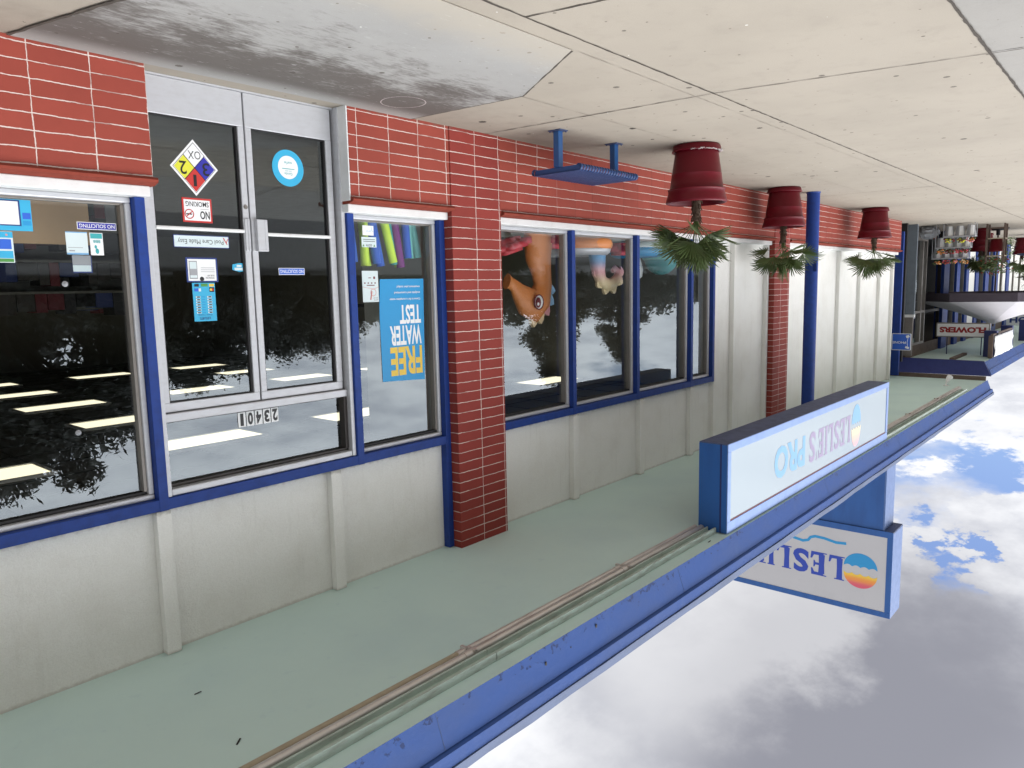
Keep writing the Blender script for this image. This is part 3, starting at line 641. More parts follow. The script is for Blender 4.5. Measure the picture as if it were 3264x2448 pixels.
for x, z, lab in ((1.65, 1.311, 'clear suction cup at mid height of the near window'), (1.645, 2.205, 'clear suction cup high in the near window')):
    o = MB().lathe(0, 0, [(.0, .012), (.006, .012), (.009, .004), (.017, 0)], 20).build('suction_cup', M['c_grey']); o.rotation_euler = (R(-90), 0, 0); o.location = (x, -.109, z); tag(o, lab, 'suction cup', 'suction cups on the near window')
# poster in the narrow window
fp = MB().poly([(4.505, YI, 1.289), (4.020, YI, 1.292), (4.004, YI, 1.5), (4.000, YI, 1.62), (4.006, YI, 2.15), (4.482, YI, 2.174)], PY, .0015).build('water_test_poster', M['c_cyan']); tag(fp, 'tall blue poster reading FREE WATER TEST in the narrow window', 'poster')
t = MB(); y = YI + .003
def lab(mbx, txt, z0, z1, w, off): mbx.text(txt, (4.458, y, z0 + .0), MX, PZ, w, z1 - z0, off)
# the poster hangs with its head uppermost
lab(t, 'FREE', 1.868, 2.112, .36, .03); t.build('lettering', M['c_gold'], fp)
t = MB(); lab(t, 'WATER', 1.686, 1.854, .355, .03); t.build('lettering', M['c_white'], fp); t = MB(); lab(t, 'TEST', 1.510, 1.674, .24, .03); t.build('lettering', M['c_white'], fp); t = MB()
lab(t, 'Come in for a complete water', 1.448, 1.472, .345, .012); lab(t, 'analysis and customized', 1.393, 1.417, .29, .012); lab(t, 'treatment plan today!', 1.343, 1.367, .262, .012)
t.build('small_print', M['c_white'], fp)
lp = notice('leaflet', 3.836, 4.000, 1.224, 1.478, YI + .0025, M['c_paper'], 'pale leaflet with a pen drawing beside the blue poster', 'notice')
t = MB(); t.torus((3.945, YI + .003, 1.40), PY, .028, .0025, 20, 5, 0, .3); t.tube([(3.93, YI + .003, 1.39), (3.915, YI + .003, 1.46)], .006, 6); t.tube([(4.0, YI + .003, 1.355), (3.95, YI + .003, 1.372), (3.84, YI + .003, 1.355)], .0015, 5); t.build('drawing', M['c_palered'], lp)
t = MB().box(3.95, 3.968, YI + .002, YI + .0035, 1.27, 1.29); t.box(3.9, 3.925, YI + .002, YI + .0035, 1.278, 1.284)
for i in range(4): t.box(3.855 + i * .035, 3.868 + i * .035, YI + .002, YI + .0035, 1.318, 1.328)
t.box(3.88, 3.96, YI + .002, YI + .0035, 1.338, 1.345); let(t, 'Lost your', 3.965, 1.445, .05, .012, YI + .004); let(t, 'pool key', 3.968, 1.462, .045, .012, YI + .004); t.build('lettering', M['c_maroon'], lp)
cc = notice('camera_notice', 3.848, 3.998, .952, 1.034, YI + .0025, M['c_paper'], 'pale camera warning notice reading CCTV in the narrow window', 'notice')
t = MB(); let(t, 'CCTV', 3.92, 1.018, .06, .018, YI + .004, .02); t.box(3.865, 3.985, YI + .002, YI + .0035, .985, .989); t.box(3.865, 3.985, YI + .002, YI + .0035, .97, .974); t.build('lettering', M['c_black'], cc)
MB().poly([(3.985, YI + .003, 1.028), (3.965, YI + .003, 1.028), (3.975, YI + .003, 1.01)], PY, .001).poly([(3.875, YI + .003, 1.028), (3.855, YI + .003, 1.028), (3.865, YI + .003, 1.01)], PY, .001).build('symbol', M['c_green'], cc)
ca = notice('business_card', 3.862, 3.974, .861, .939, YI + .0025, M['c_white'], 'small white card above the window sill left of the pool noodles', 'notice')
t = MB(); let(t, 'pool care', 3.92, .905, .05, .016, YI + .004); t.tube([(3.97, YI + .003, .91), (3.955, YI + .003, .9), (3.95, YI + .003, .87)], .0015, 5); t.build('lettering', M['c_softblue'], ca)
# house number on the transom light
hn = root('house_number', (2.84, -.108, 2.28), 'black and white number plates 23401 on the glass over the doors', 'house number')
for i, ch in enumerate('23401'):
    x = 2.975 - i * .066; z0 = 2.229; 
    o = MB().box(x - .029, x + .029, -.110, -.1065, z0, z0 + .106, .001).build('number_plate', M['c_white'], hn)
    q = MB(); w = .042 if ch != '1' else .026; q.text(ch, (x + w / 2, -.1060, z0 + .008), MX, PZ, w, .09, .045); q.build('digit', M['c_black'], o)

# ------------------------------------------------------------------ goods inside
nood = [(4.06, 1.18, -.01, 'c_lime'), (3.97, 1.15, .02, 'c_royal'), (4.14, 1.18, .03, 'c_lime'), (4.19, 1.16, .05, 'c_royal'), (4.26, 1.18, .07, 'c_royal'), (4.24, 1.15, .05, 'c_purple'), (4.375, 1.15, .085, 'c_lime'), (4.42, 1.165, .05, 'c_teal'), (4.495, 1.18, .09, 'c_lime'), (4.545, 1.11, .015, 'c_royal'), (4.60, 1.11, .01, 'c_aqua'), (4.73, 1.10, .06, 'c_aqua'), (4.46, 1.19, .05, 'c_purple')]
nl = ['first lime', 'blue behind the card', 'second lime', 'blue beside the camera notice', 'slanted blue', 'purple', 'long lime', 'teal', 'slanted lime tallest', 'dark blue', 'pale aqua upright', 'pale aqua leaning', 'short purple']
for i, (x, z, lean, c) in enumerate(nood):
    y = -.21 - .035 * (i % 3); x *= .974
    top = Vector((x, y, z)); bot = Vector((x - lean * 2.6, y - .03, .18)); d = (top - bot).normalized()
    o = MB().tube([bot, top], .036, 16); o.tube([top - d * .002, top + d * .0015], .014, 12, 1); o = o.build('pool_noodle', [M[c], M['c_black']])
    tag(o, nl[i] + ' foam pool noodle standing in the narrow window', 'pool noodle', 'foam pool noodles')
# seahorse float
sh = root('seahorse_float', (6.5, -.5, .8), 'orange inflatable seahorse with a round eye behind the first wide window', 'pool float')
y = -.36
SX = -.11
MB().tube([(qx + SX, y, qz) for qx, qz in ((6.55, .80), (6.55, .95), (6.555, 1.07), (6.60, 1.22), (6.62, 1.36), (6.57, 1.50), (6.45, 1.58), (6.33, 1.53), (6.22, 1.44), (6.13, 1.36), (6.07, 1.33), (6.02, 1.315))],
          [.20, .195, .18, .14, .13, .16, .19, .165, .11, .07, .065, .085], 24, 0, True, .6).build('body', M['c_orange'], sh)
t = MB()
for i, (x, z, a) in enumerate(((6.78, 1.42, 10), (6.76, 1.55, 35), (6.68, 1.66, 60), (6.56, 1.74, 80), (6.44, 1.77, 95))):
    d = Vector((math.cos(R(a)), 0, math.sin(R(a)))); s_ = Vector((-d.z, 0, d.x)); c = Vector((x + SX, y, z)) - d * .06
    t.poly([c - s_ * .075 + Vector((0, -.02, 0)), c + s_ * .075 + Vector((0, -.02, 0)), c + s_ * .04 + d * .07 + Vector((0, -.02, 0)), c + d * .105 + Vector((0, -.02, 0)), c - s_ * .04 + d * .07 + Vector((0, -.02, 0))], PY, .04, (0, 0, 1, 2, 2)[i])
t.build('mane', [M['c_softblue'], M['c_pink'], M['c_peach']], sh)
t = MB(); t.ball((6.290, y + .115, 1.54), .075, (1, .25, 1.05), 0); t.torus((6.290, y + .118, 1.54), PY, .076, .008, 30, 8, 1); t.ball((6.265, y + .132, 1.545), .045, (1, .25, 1.3), 1); t.ball((6.250, y + .142, 1.56), .018, (1, .3, 1), 0); t.build('eye', [M['c_white'], M['c_maroon']], sh)
# red loungers on the ledge
for (x, z, w, rz, lab) in ((6.05, .95, .62, 14, 'folded red inflatable lounger with clear tip on the display ledge by the pillar'), (6.75, .88, .55, -4, 'flat red inflatable lounger on the ledge under the seahorse'), (8.15, .93, .34, 0, 'red inflatable block between the orange ring and blue ring')):
    bm = bmesh.new(); bmesh.ops.create_cube(bm, size=1); bmesh.ops.bevel(bm, geom=list(bm.edges), offset=.28, segments=4, affect='EDGES')
    o = MB().bm(bm, 0, True, Matrix.Translation((x - .10, -.36, z)) @ Matrix.Rotation(R(rz), 4, 'Y') @ Matrix.Diagonal((w, .3, .15, 1))).build('red_float', M['c_rose']); tag(o, lab, 'pool float', 'red inflatables on the ledge')
rg = root('ring_float', (7.5, -.62, .8), 'orange swim ring with silver underside behind the second wide window', 'pool float')
MB().torus((7.36, -.52, .89), PZ, .33, .11, 40, 14, 0, .85).build('ring', M['c_orange'], rg)
MB().torus((7.36, -.52, .955), PZ, .33, .085, 40, 12, 0, .8).build('pocket', M['silver'], rg)
tl = root('tail_float', (7.75, -.55, 1.0), 'curled blue to pink inflatable tail with wavy fin above the orange ring', 'pool float')
sm = sunset_mat('tail_vinyl', 1.0, 1.42, (.10, .33, .60), (.75, .38, .40), (.85, .70, .42))
y = -.34
path = [(7.68, .98), (7.69, 1.10), (7.71, 1.22), (7.77, 1.32), (7.88, 1.37), (8.01, 1.36), (8.12, 1.29), (8.13, 1.21), (8.06, 1.17), (8.01, 1.20)]
MB().tube([(x - .14, y, z) for x, z in path], [.13, .12, .10, .085, .08, .08, .07, .055, .045, .03], 18, 0, True, .7).build('tail', sm, tl)
t = MB()
for i in range(2, 8):
    c = Vector((path[i][0] - .14, y, path[i][1])); n = (c - Vector((7.82, y, 1.2))).normalized(); s_ = Vector((-n.z, 0, n.x)); c = c + n * .05
    t.poly([c - s_ * .075 - Vector((0, .015, 0)), c - s_ * .03 + n * .06 - Vector((0, .015, 0)), c + n * .075 - Vector((0, .015, 0)), c + s_ * .03 + n * .06 - Vector((0, .015, 0)), c + s_ * .075 - Vector((0, .015, 0))], PY, .03)
t.build('fin', sm, tl)
br_ = root('blue_ring_float', (8.85, -.6, .8), 'bright blue swim ring with white top behind the third wide window', 'pool float')
MB().torus((8.85, -.60, .93), PZ, .26, .10, 40, 14, 0, .8).build('ring', M['c_cyan'], br_)
MB().torus((8.85, -.60, .87), PZ, .27, .08, 40, 12, 0, .7).build('pocket', M['c_paper'], br_)
wf = root('white_float', (9.15, -.7, .8), 'grey white inflatable neck leaning behind the blue ring', 'pool float')
MB().tube([(9.05, -.78, .85), (9.08, -.78, 1.0), (9.15, -.78, 1.2), (9.18, -.78, 1.28)], [.10, .13, .15, .11], 18, 0, True, .5).build('neck', M['c_white'], wf)
tf = root('teal_float', (9.5, -.6, .8), 'clear teal inflatable dome at the far window', 'pool float')
bm = bmesh.new(); bmesh.ops.create_uvsphere(bm, u_segments=24, v_segments=14, radius=.3)
MB().bm(bm, 0, True, Matrix.Translation((9.56, -.62, 1.0)) @ Matrix.Diagonal((.75, .8, .8, 1))).build('dome', M['c_teal'], tf)
MB().torus((9.56, -.62, 1.0), PZ, .235, .03, 30, 10).build('seam', M['c_aqua'], tf)

# ------------------------------------------------------------------ canopy fittings
for (y, r, m, lab, x0, x1) in ((1.525, .021, 'pvc', 'thin tan conduit along the near canopy soffit', X0, 3.2), (1.525, .021, 'steel', 'thin grey brown conduit running on to the hanging white sign', 3.2, 6.46), (1.590, .027, 'steel', 'thicker silver conduit along the near canopy soffit', X0, 6.46),
                              (1.60, .021, 'steel', 'thin conduit on the far canopy soffit beyond the hanging sign', 11.98, 18.6), (1.665, .027, 'steel', 'thicker silver conduit on the far canopy soffit beyond the hanging sign', 11.98, 18.4)):
    c = root('conduit', (x0, y, 3.71), lab, 'conduit', 'conduits under the canopy'); z = 3.752 - r - .004
    MB().tube([(x0, y, z), (x1, y, z)], r, 14).build('pipe', M[m], c)
    for x in (.4, 3.2, 5.05, 14.2, 16.4):
        if x0 < x < x1 - .05 or abs(x - x0) < .02:
            MB().tube([(x - .02, y, z), (x + .03, y, z)], r * 1.18, 14).build('coupling', M['steel'], c)
            MB().box(x + .05, x + .075, y - r - .02, y + r + .004, z - r - .003, 3.751, .002).build('strap', M['steel'], c)
for x0, x1, dy, lab in ((X0, 6.46, 0, 'peeling sage green channel rail beside the conduits on the near soffit'), (11.98, 18.2, .09, 'rusty sage green channel rail beyond the hanging sign')):
    c = MB()
    x = x0
    while x < x1:
        e = min(x + 1.83, x1); j = rnd.uniform(-.004, .004)
        c.box(x, e - .004, 1.648 + dy + j, 1.664 + dy + j, 3.700, 3.7515, .002); c.box(x, e - .004, 1.664 + dy + j, 1.728 + dy + j, 3.735, 3.7515); c.box(x, e - .004, 1.728 + dy + j, 1.746 + dy + j, 3.694, 3.7515, .002); x = e
    tag(c.build('channel_rail', M['rail']), lab, 'rail', 'channel rails under the canopy')
fl = root('floodlight', (18.9, 1.3, 3.75), 'small white floodlight on the far end of the canopy soffit', 'lamp')
MB().lathe(18.9, 1.3, [(0, 3.751), (.06, 3.751), (.06, 3.735), (0, 3.735)], 20).build('base', M['white'], fl)
MB().tube([(18.9, 1.3, 3.74), (18.93, 1.31, 3.66)], .018, 10).build('arm', M['white'], fl)
MB().tube([(18.93, 1.31, 3.67), (18.99, 1.33, 3.60), (19.04, 1.35, 3.56)], [.03, .055, .065], 16).build('lamp_head', M['white'], fl)

# hanging sign under the canopy edge
hs = root('hanging_sign', (9.2, 1.7, 3.74), 'long white blue-framed sign box hanging under canopy edge, lettered in faded blue and violet', 'sign')
sx0, sx1, sy0, sy1, sz0, sz1 = 6.475, 11.96, 1.550, 1.842, 2.880, 3.742
MB().box(sx0, sx1, sy0, sy1 - .008, sz0 + .012, sz1).build('cabinet', M['signblue'], hs)
MB().box(sx0, sx1, sy0 + .002, sy1 - .008, sz0, sz0 + .0115).build('underside', M['signdark'], hs)
t = MB().box(sx0 - .004, sx0, sy1 - .075, sy1 - .06, sz0, sz1); t.build('seam', M['navy'], hs)
f = .068; t = MB()
t.box(sx0, sx1, sy1 - .0075, sy1 + .004, sz0, sz0 + f + .01, .003); t.box(sx0, sx1, sy1 - .0075, sy1 + .004, sz1 - f - .04, sz1, .003); t.box(sx0, sx0 + f, sy1 - .0075, sy1 + .0035, sz0 + f + .01, sz1 - f - .04, .003); t.box(sx1 - f - .02, sx1, sy1 - .0075, sy1 + .0035, sz0 + f + .01, sz1 - f - .04, .003)
t.build('frame', M['signtrim'], hs)
MB().box(sx0 + f, sx1 - f - .02, sy1 - .0072, sy1 - .004, sz0 + f + .01, sz1 - f - .04).build('panel', M['signpanel'], hs)
MB().box(sx0 + f, sx1 - f - .02, sy1 - .0039, sy1 - .0005, sz1 - f - .052, sz1 - f - .041).build('shadow_strip', M['c_maroon'], hs)
ys = sy1 - .0035
S_SERIF = {}
def serif_word(mb, txt, o, right, up, w, h, mi=0, bold=.03):
    """capitals with flared slab serifs; the S comes from the built-in face"""
    right = Vector(right); up = Vector(up); o = Vector(o); nn = right.cross(up).normalized()
    adv = {'L': .78, 'E': .82, 'S': .80, 'I': .44, "'": .28, 'P': .86, 'R': .92, 'O': 1.0, ' ': .4}
    tot = sum(adv[c] for c in txt); x = 0
    for c in txt:
        a = adv[c] / tot * w; k = a * .9; e = a * .05
        def q(pts, lift=0): mb.add([o + right * (x + e + px * k) + up * (py * h) + nn * lift for px, py in pts], [list(range(len(pts)))], mi)
        if c == 'L': q([(0, 0), (.95, 0), (1, .30), (.90, .30), (.80, .135), (.46, .125), (.20, .09), (.20, .05), (0, .04)]); q([(.12, .085), (.50, .085), (.47, .5), (.49, .95), (.62, .96), (.62, 1), (0, 1), (0, .96), (.13, .95), (.15, .5)], .0003)
        elif c == 'E':
            q([(0, 0), (.95, 0), (1, .30), (.90, .30), (.78, .135), (.2, .125), (.2, .05), (0, .04)]); q([(.12, .085), (.50, .085), (.47, .5), (.50, .91), (.12, .91), (.15, .5)], .0003); q([(0, 1), (.92, 1), (.95, .72), (.86, .72), (.75, .87), (.2, .88), (.2, .95), (0, .96)], .0001); q([(.40, .46), (.68, .46), (.74, .37), (.80, .37), (.80, .66), (.74, .66), (.68, .56), (.40, .56)], .0002)
        elif c == 'I': q([(.05, 0), (.95, 0), (.95, .04), (.80, .06), (.76, .5), (.80, .94), (.95, .96), (.95, 1), (.05, 1), (.05, .96), (.20, .94), (.24, .5), (.20, .06), (.05, .04)])
        elif c == "'": q([(.2, 1.02), (.75, 1.02), (.5, .70)])
        elif c != ' ':
            mb.text(c, o + right * (x + e) + up * (-.012 * h), right, up, k, h * 1.024, bold, mi)
        x += a
t = MB(); serif_word(t, "LESLIE'S", (10.205, ys + .0012, 3.125), MX, PZ, 1.56, .355, 0, .02); t.build('lettering', M['c_softviolet'], hs)
t = MB(); t.text('PRO', (8.52, ys + .0012, 3.12), MX, PZ, .90, .355, .035); t.build('lettering', M['c_softblue'], hs)
def ball_logo(par, c, rx, rz, ax, nrm, m_top, m_bot, gap=.10):
    """a half dome over wavy water: two half discs with scalloped inner edges. ax = viewer's right"""
    c = Vector(c); ax = Vector(ax); nrm = Vector(nrm)
    for sgn, m, nm in ((1, m_bot, 'sun'), (-1, m_top, 'water')):
        pts = []
        for k in range(25):
            a_ = math.pi * k / 24; pts.append((math.cos(a_) * rx, gap * rz + math.sin(a_) * rz * (1 - gap)))
        for k in range(1, 24):
            s_ = -1 + 2 * k / 24; pts.append((s_ * rx, gap * rz + rz * .10 * abs(math.sin(k / 24 * math.pi * 4)) + .0))
        mb = MB()
        n = len(pts); V = [c + ax * px + Vector((0, 0, 1)) * (sgn * pz) for px, pz in pts]
        mb.add(V, [list(range(n)) if sgn > 0 else list(range(n))[::-1]]); mb.build(nm, m, par)
ball_logo(hs, (10.43, ys + .0012, 3.30), .195, .285, MX, PY, M['c_softblue'], sunset_mat('faded_sun', 3.33, 3.58, (.85, .68, .42), (.87, .52, .42), (.86, .42, .46)), .06)

# rooftop pylon sign
ps = root('rooftop_sign', (13.3, .6, 4.03), 'big blue framed sign on a blue column above the canopy roof, round logo', 'sign')
MB().box(13.03, 13.56, .1, 1.60, 4.03, 5.50, .004).build('column', M['signblue'], ps)
MB().box(13.025, 13.565, 1.58, 1.606, 4.03, 5.50, .004).build('lit_column_face', M['signmid'], ps)  # thin lighter skin that paints daylight onto the column's street face
MB().box(13.012, 13.60, -2.0, 1.748, 5.522, 6.985).build('cabinet', M['signmid'], ps)
MB().box(13.012, 13.60, -2.0, 1.745, 5.50, 5.521).build('underside', M['signdark'], ps)
t = MB(); t.box(13.0, 13.011, -2.0, 1.748, 5.50, 5.605, .003); t.box(13.0, 13.011, -2.0, 1.748, 6.89, 6.985, .003); t.box(13.0, 13.0105, 1.66, 1.748, 5.605, 6.89, .003); t.box(13.0, 13.0105, -2, -1.92, 5.605, 6.89, .003)
t.build('frame', M['signblue'], ps)
MB().box(13.006, 13.0105, -1.92, 1.66, 5.605, 6.89).build('panel', M['signgrey'], ps)
xs = 13.004
t = MB(); serif_word(t, "LESLIE'S", (xs, 1.02, 6.085), MY, PZ, 2.10, .42, 0, .035); t.build('lettering', M['c_signblue'], ps)
ball_logo(ps, (xs, 1.26, 6.265), .27, .305, MY, MX, M['c_cyan'], sunset_mat('sun_vinyl', 6.29, 6.56, (.88, .62, .06), (.85, .30, .06), (.70, .10, .16)), .17)
wv = [(1.02, 5.835), (.85, 5.85), (.65, 5.815), (.50, 5.81), (.42, 5.84), (.38, 5.90), (.29, 5.93), (.1, 5.90), (-.2, 5.86), (-.7, 5.9), (-1.2, 5.86)]
t = MB(); L = []
for i, (yy, zz) in enumerate(wv):
    a_ = Vector((xs, *wv[max(0, i - 1)])); b_ = Vector((xs, *wv[min(len(wv) - 1, i + 1)])); d = (b_ - a_).normalized(); n = Vector((0, -d.z, d.y)) * .024; L.append((Vector((xs, yy, zz)) + n, Vector((xs, yy, zz)) - n))
for i in range(len(L) - 1): t.add([L[i][0], L[i][1], L[i + 1][1], L[i + 1][0]], [[0, 1, 2, 3]])
t.build('wave', M['c_cyan'], ps)

# blue post
bp = root('support_post', (12.08, .62, 0), 'round royal blue steel post holding the canopy beside the second brick pillar', 'post')
MB().tube([(12.08, .62, 0), (12.08, .62, 3.751)], .097, 32).build('column', M['blue'], bp)
MB().lathe(12.08, .62, [(.105, 0), (.105, .02), (.098, .024)], 32).build('base_ring', M['blue'], bp)
hc = MB(); hc.obox(Matrix.Translation((12.0, .70, 1.14)) @ Matrix.Rotation(R(43), 4, 'Z'), .02, .11, .17, .004); hc.build('cover_plate', M['blue'], bp)

# bench
be = root('bench', (5.96, .63, 0), 'low blue backless metal bench with curled strap edges in front of brick wall', 'bench')
bx0, bx1, by0, by1, bz = 5.50, 6.42, .345, .90, .372
for x in (5.515, 6.425):
    MB().box(x - .032, x + .032, .60, .66, .008, bz - .05, .004).build('leg', M['benchblue'], be)
    t = MB().box(x - .06, x + .06, .56, .70, .0, .008, .002); t.tube([(x - .045, .575, .008), (x - .045, .575, .018)], .007, 6); t.tube([(x + .045, .685, .008), (x + .045, .685, .018)], .007, 6); t.build('foot_plate', M['signdark'], be)
    MB().box(x - .012, x + .012, by0 + .03, by1 - .02, bz - .05, bz - .008, .003).build('side_bar', M['benchblue'], be)
nsl = 22
for i in range(nsl):
    x = bx0 - .02 + (bx1 - bx0 + .04) * (i + .5) / nsl; w = .030; prof = []
    for a_ in range(0, 250, 25): prof.append((by1 - .028 + .028 * math.sin(R(a_)), bz - .028 + .028 * math.cos(R(a_))))
    pr2 = []
    for a_ in range(0, 250, 25): pr2.append((by0 + .028 - .028 * math.sin(R(a_)), bz - .028 + .028 * math.cos(R(a_))))
    line = pr2[::-1] + prof
    vs = []; fs = []
    for (yy, zz) in line: vs += [(x - w / 2, yy, zz), (x + w / 2, yy, zz)]
    for k in range(len(line) - 1): fs.append([2 * k, 2 * k + 1, 2 * k + 3, 2 * k + 2])
    o = MB().add(vs, fs, 0, True).build('strap', M['benchblue'] if False else M['benchtop'], be)
    md = o.modifiers.new('thickness', 'SOLIDIFY'); md.thickness = .006; md.offset = 0

# ------------------------------------------------------------------ pots and palms
def make_pot():
    t = root('plant_pot', (0, 0, 0), 'largest burgundy plant pot, nearest along the brick wall, with chalky scale on saucer', 'plant pot', 'burgundy pots along the wall')
    MB().lathe(0, 0, [(.0, .002), (.222, .002), (.232, .012), (.240, .045), (.246, .058), (.246, .066), (.225, .068), (.215, .05), (0, .05)], 48).build('saucer', M['pot'], t)
    MB().lathe(0, 0, [(.205, .052), (.214, .075), (.246, .285), (.249, .288), (.2465, .293), (.266, .430), (.282, .432), (.288, .438), (.284, .447), (.278, .452), (.289, .50), (.300, .535), (.305, .558), (.300, .570), (.288, .573), (.278, .565), (.272, .54), (.262, .50), (.255, .49)], 56).build('body', M['pot'], t)
    MB().lathe(0, 0, [(.0, .50), (.15, .497), (.257, .49)], 32).build('soil', M['soil'], t)
    return t
pot = make_pot(); pot.location = (7.12, 1.165, 0)
t = MB(); rr2 = random.Random(5)
for k in range(60):
    a_ = R(rr2.uniform(55, 165)); rad = rr2.uniform(.224, .250); t.ball((7.12 + rad * math.cos(a_), 1.165 + rad * math.sin(a_), .068 + rr2.uniform(-.006, .004)), rr2.uniform(.004, .012), (1.3, 1.3, .5), 0, 1)
o = t.build('scale_crust', M['chalk']); o.parent = pot; o.location = (-7.12, -1.165, 0)
copy_tree(pot, (11.2, .50, 0), .7, 'middle burgundy plant pot beside the blue post')
copy_tree(pot, (15.65, .56, 0), 1.9, 'third burgundy plant pot, against the wall beyond the blue post')
for q in [o for o in COL.objects if o.name.startswith('scale_crust.')]: bpy.data.objects.remove(q)

def make_palm(seed, loc, trunk_h, rad, nleaf, label, lowspread):
    rr = random.Random(seed); x, y, z0 = loc
    t = root('fan_palm', loc, label, 'palm', 'young fan palms in the pots')
    tr = MB(); pts = []; rs_ = []
    for i in range(9):
        f = i / 8; pts.append((x + rr.uniform(-.008, .008), y + rr.uniform(-.008, .008), z0 - .02 + (trunk_h + .02) * f)); rs_.append(.045 - .012 * f + rr.uniform(-.006, .008))
    tr.tube(pts, rs_, 12)
    for i in range(60):    # old leaf bases
        a_ = rr.uniform(0, 6.28); f = rr.uniform(.05, 1); c = Vector((x, y, z0 + trunk_h * f)); d = Vector((math.cos(a_), math.sin(a_), 0))
        tr.tube([c + d * .03, c + d * rr.uniform(.045, .065) + Vector((0, 0, rr.uniform(.03, .07)))], [.010, .003], 5)
    tr.build('trunk', M['bark'], t)
    hub = Vector((x, y, z0 + trunk_h)); pe = MB(); lf = MB()
    for i in range(nleaf):
        az = i * 2.39996 + rr.uniform(-.3, .3); f_ = (i + .5) / nleaf; el = R(8 + 80 * (f_ ** 1.25) + rr.uniform(-8, 8))
        d = Vector((math.cos(az) * math.cos(el), math.sin(az) * math.cos(el), math.sin(el)))
        L_ = rad * (.56 - .12 * math.sin(el)) * rr.uniform(.8, 1.1)
        mid = hub + d * L_ * .5 + Vector((0, 0, .10 * L_ + .03)); tip = hub + d * L_ + Vector((0, 0, .10 * lowspread))
        pe.tube([hub - Vector((0, 0, .05)), hub + d * .03 + Vector((0, 0, .035)), mid, tip], [.007, .005, .0035, .003], 5)
        # the fan: pleated blades radiating from the petiole end
        dd = (tip - mid).normalized(); side = dd.cross(Vector((0, 0, 1)))
        if side.length < .1: side = Vector((1, 0, 0))
        side.normalize(); nrm = side.cross(dd); tw = rr.uniform(-.9, .9); side, nrm = side * math.cos(tw) + nrm * math.sin(tw), nrm * math.cos(tw) - side * math.sin(tw)
        nb_ = rr.randrange(17, 23); bl = rad * rr.uniform(.50, .64); arc = R(rr.uniform(150, 200))
        for k in range(nb_):
            th = (k / (nb_ - 1) - .5) * arc + rr.uniform(-.03, .03); b_ = (dd * math.cos(th) + side * math.sin(th) + nrm * (-.10 + .18 * abs(math.sin(th)))).normalized()
            ln = bl * (.74 + .26 * math.cos(th * .8)) * rr.uniform(.85, 1.08); p = b_.cross(nrm).normalized(); w = rad * .021
            q0 = tip; q1 = tip + b_ * ln * .45; q2 = tip + b_ * ln * .8 - Vector((0, 0, ln * .02)); q3 = tip + b_ * ln - Vector((0, 0, ln * rr.uniform(.02, .12)))
            fold = nrm * w * .5
            lf.add([q0, q1 - p * w + fold, q1 - fold * .4, q1 + p * w + fold, q2 - p * w * .8 + fold, q2, q2 + p * w * .8 + fold, q3], [[0, 2, 1], [0, 3, 2], [1, 2, 5, 4], [2, 3, 6, 5], [4, 5, 7], [5, 6, 7]])
    pe.build('petioles', M['leaf'], t); lf.build('crown', M['leaf'], t)
make_palm(3, (7.12, 1.165, .50), .24, .49, 21, 'bushy fan palm growing from the largest burgundy pot', .8)
make_palm(8, (11.2, .50, .50), .30, .54, 13, 'wider sparse fan palm in the middle burgundy pot', .5)
make_palm(13, (15.65, .56, .50), .25, .60, 12, 'fan palm with thin drooping fronds in the third burgundy pot', .5)

# ------------------------------------------------------------------ next shop beyond
B2 = root('neighbouring_shop', (30, 0, 0), 'dark glazed flower shop with its own lower blue edged canopy at the far end', 'building')
def p2b(mb, name, m): return mb.build(name, m, B2)
p2b(MB().box(21.0, 60, -.3, 1.70, 3.40, 3.43), 'soffit', M['soffit'])
p2b(MB().prism_x([(1.705, 3.38), (1.80, 3.56), (1.74, 3.57), (1.66, 3.43)], 21.02, 60), 'fascia_board', M['fascia'])
p2b(MB().prism_x([(1.81, 3.565), (1.865, 3.70), (1.74, 3.70), (1.75, 3.565)], 21.02, 60), 'fascia_trim', M['fascia'])
p2b(MB().prism_x([(-.3, 3.34), (1.70, 3.36), (1.86, 3.715), (-.3, 3.72)], 20.94, 21.015), 'end_board', M['navy'])
p2b(MB().box(21.02, 60, -10, 1.72, 3.432, 3.69), 'roof', M['greyc'])
p2b(MB().box(19.96, 20.06, -.14, .055, .22, 3.70, .006), 'corner_post', M['blue'])
p2b(MB().box(20.4, 20.5, -.16, .02, 0, 3.4, .004), 'corner_post', M['gasket'])
p2b(MB().box(21.0, 21.08, -.12, .12, 0, 2.25, .004), 'side_frame', M['greyblue'])
p2b(MB().box(21.0, 21.08, -.12, .10, 2.32, 3.3, .004), 'side_frame', M['beadlight'])
p2b(MB().box(20.99, 21.09, -.13, .13, 2.25, 2.32, .004), 'cross_bar', M['white'])
p2b(MB().box(21.1, 60, -.16, -.06, 3.1, 3.40), 'head_board', M['brown'])
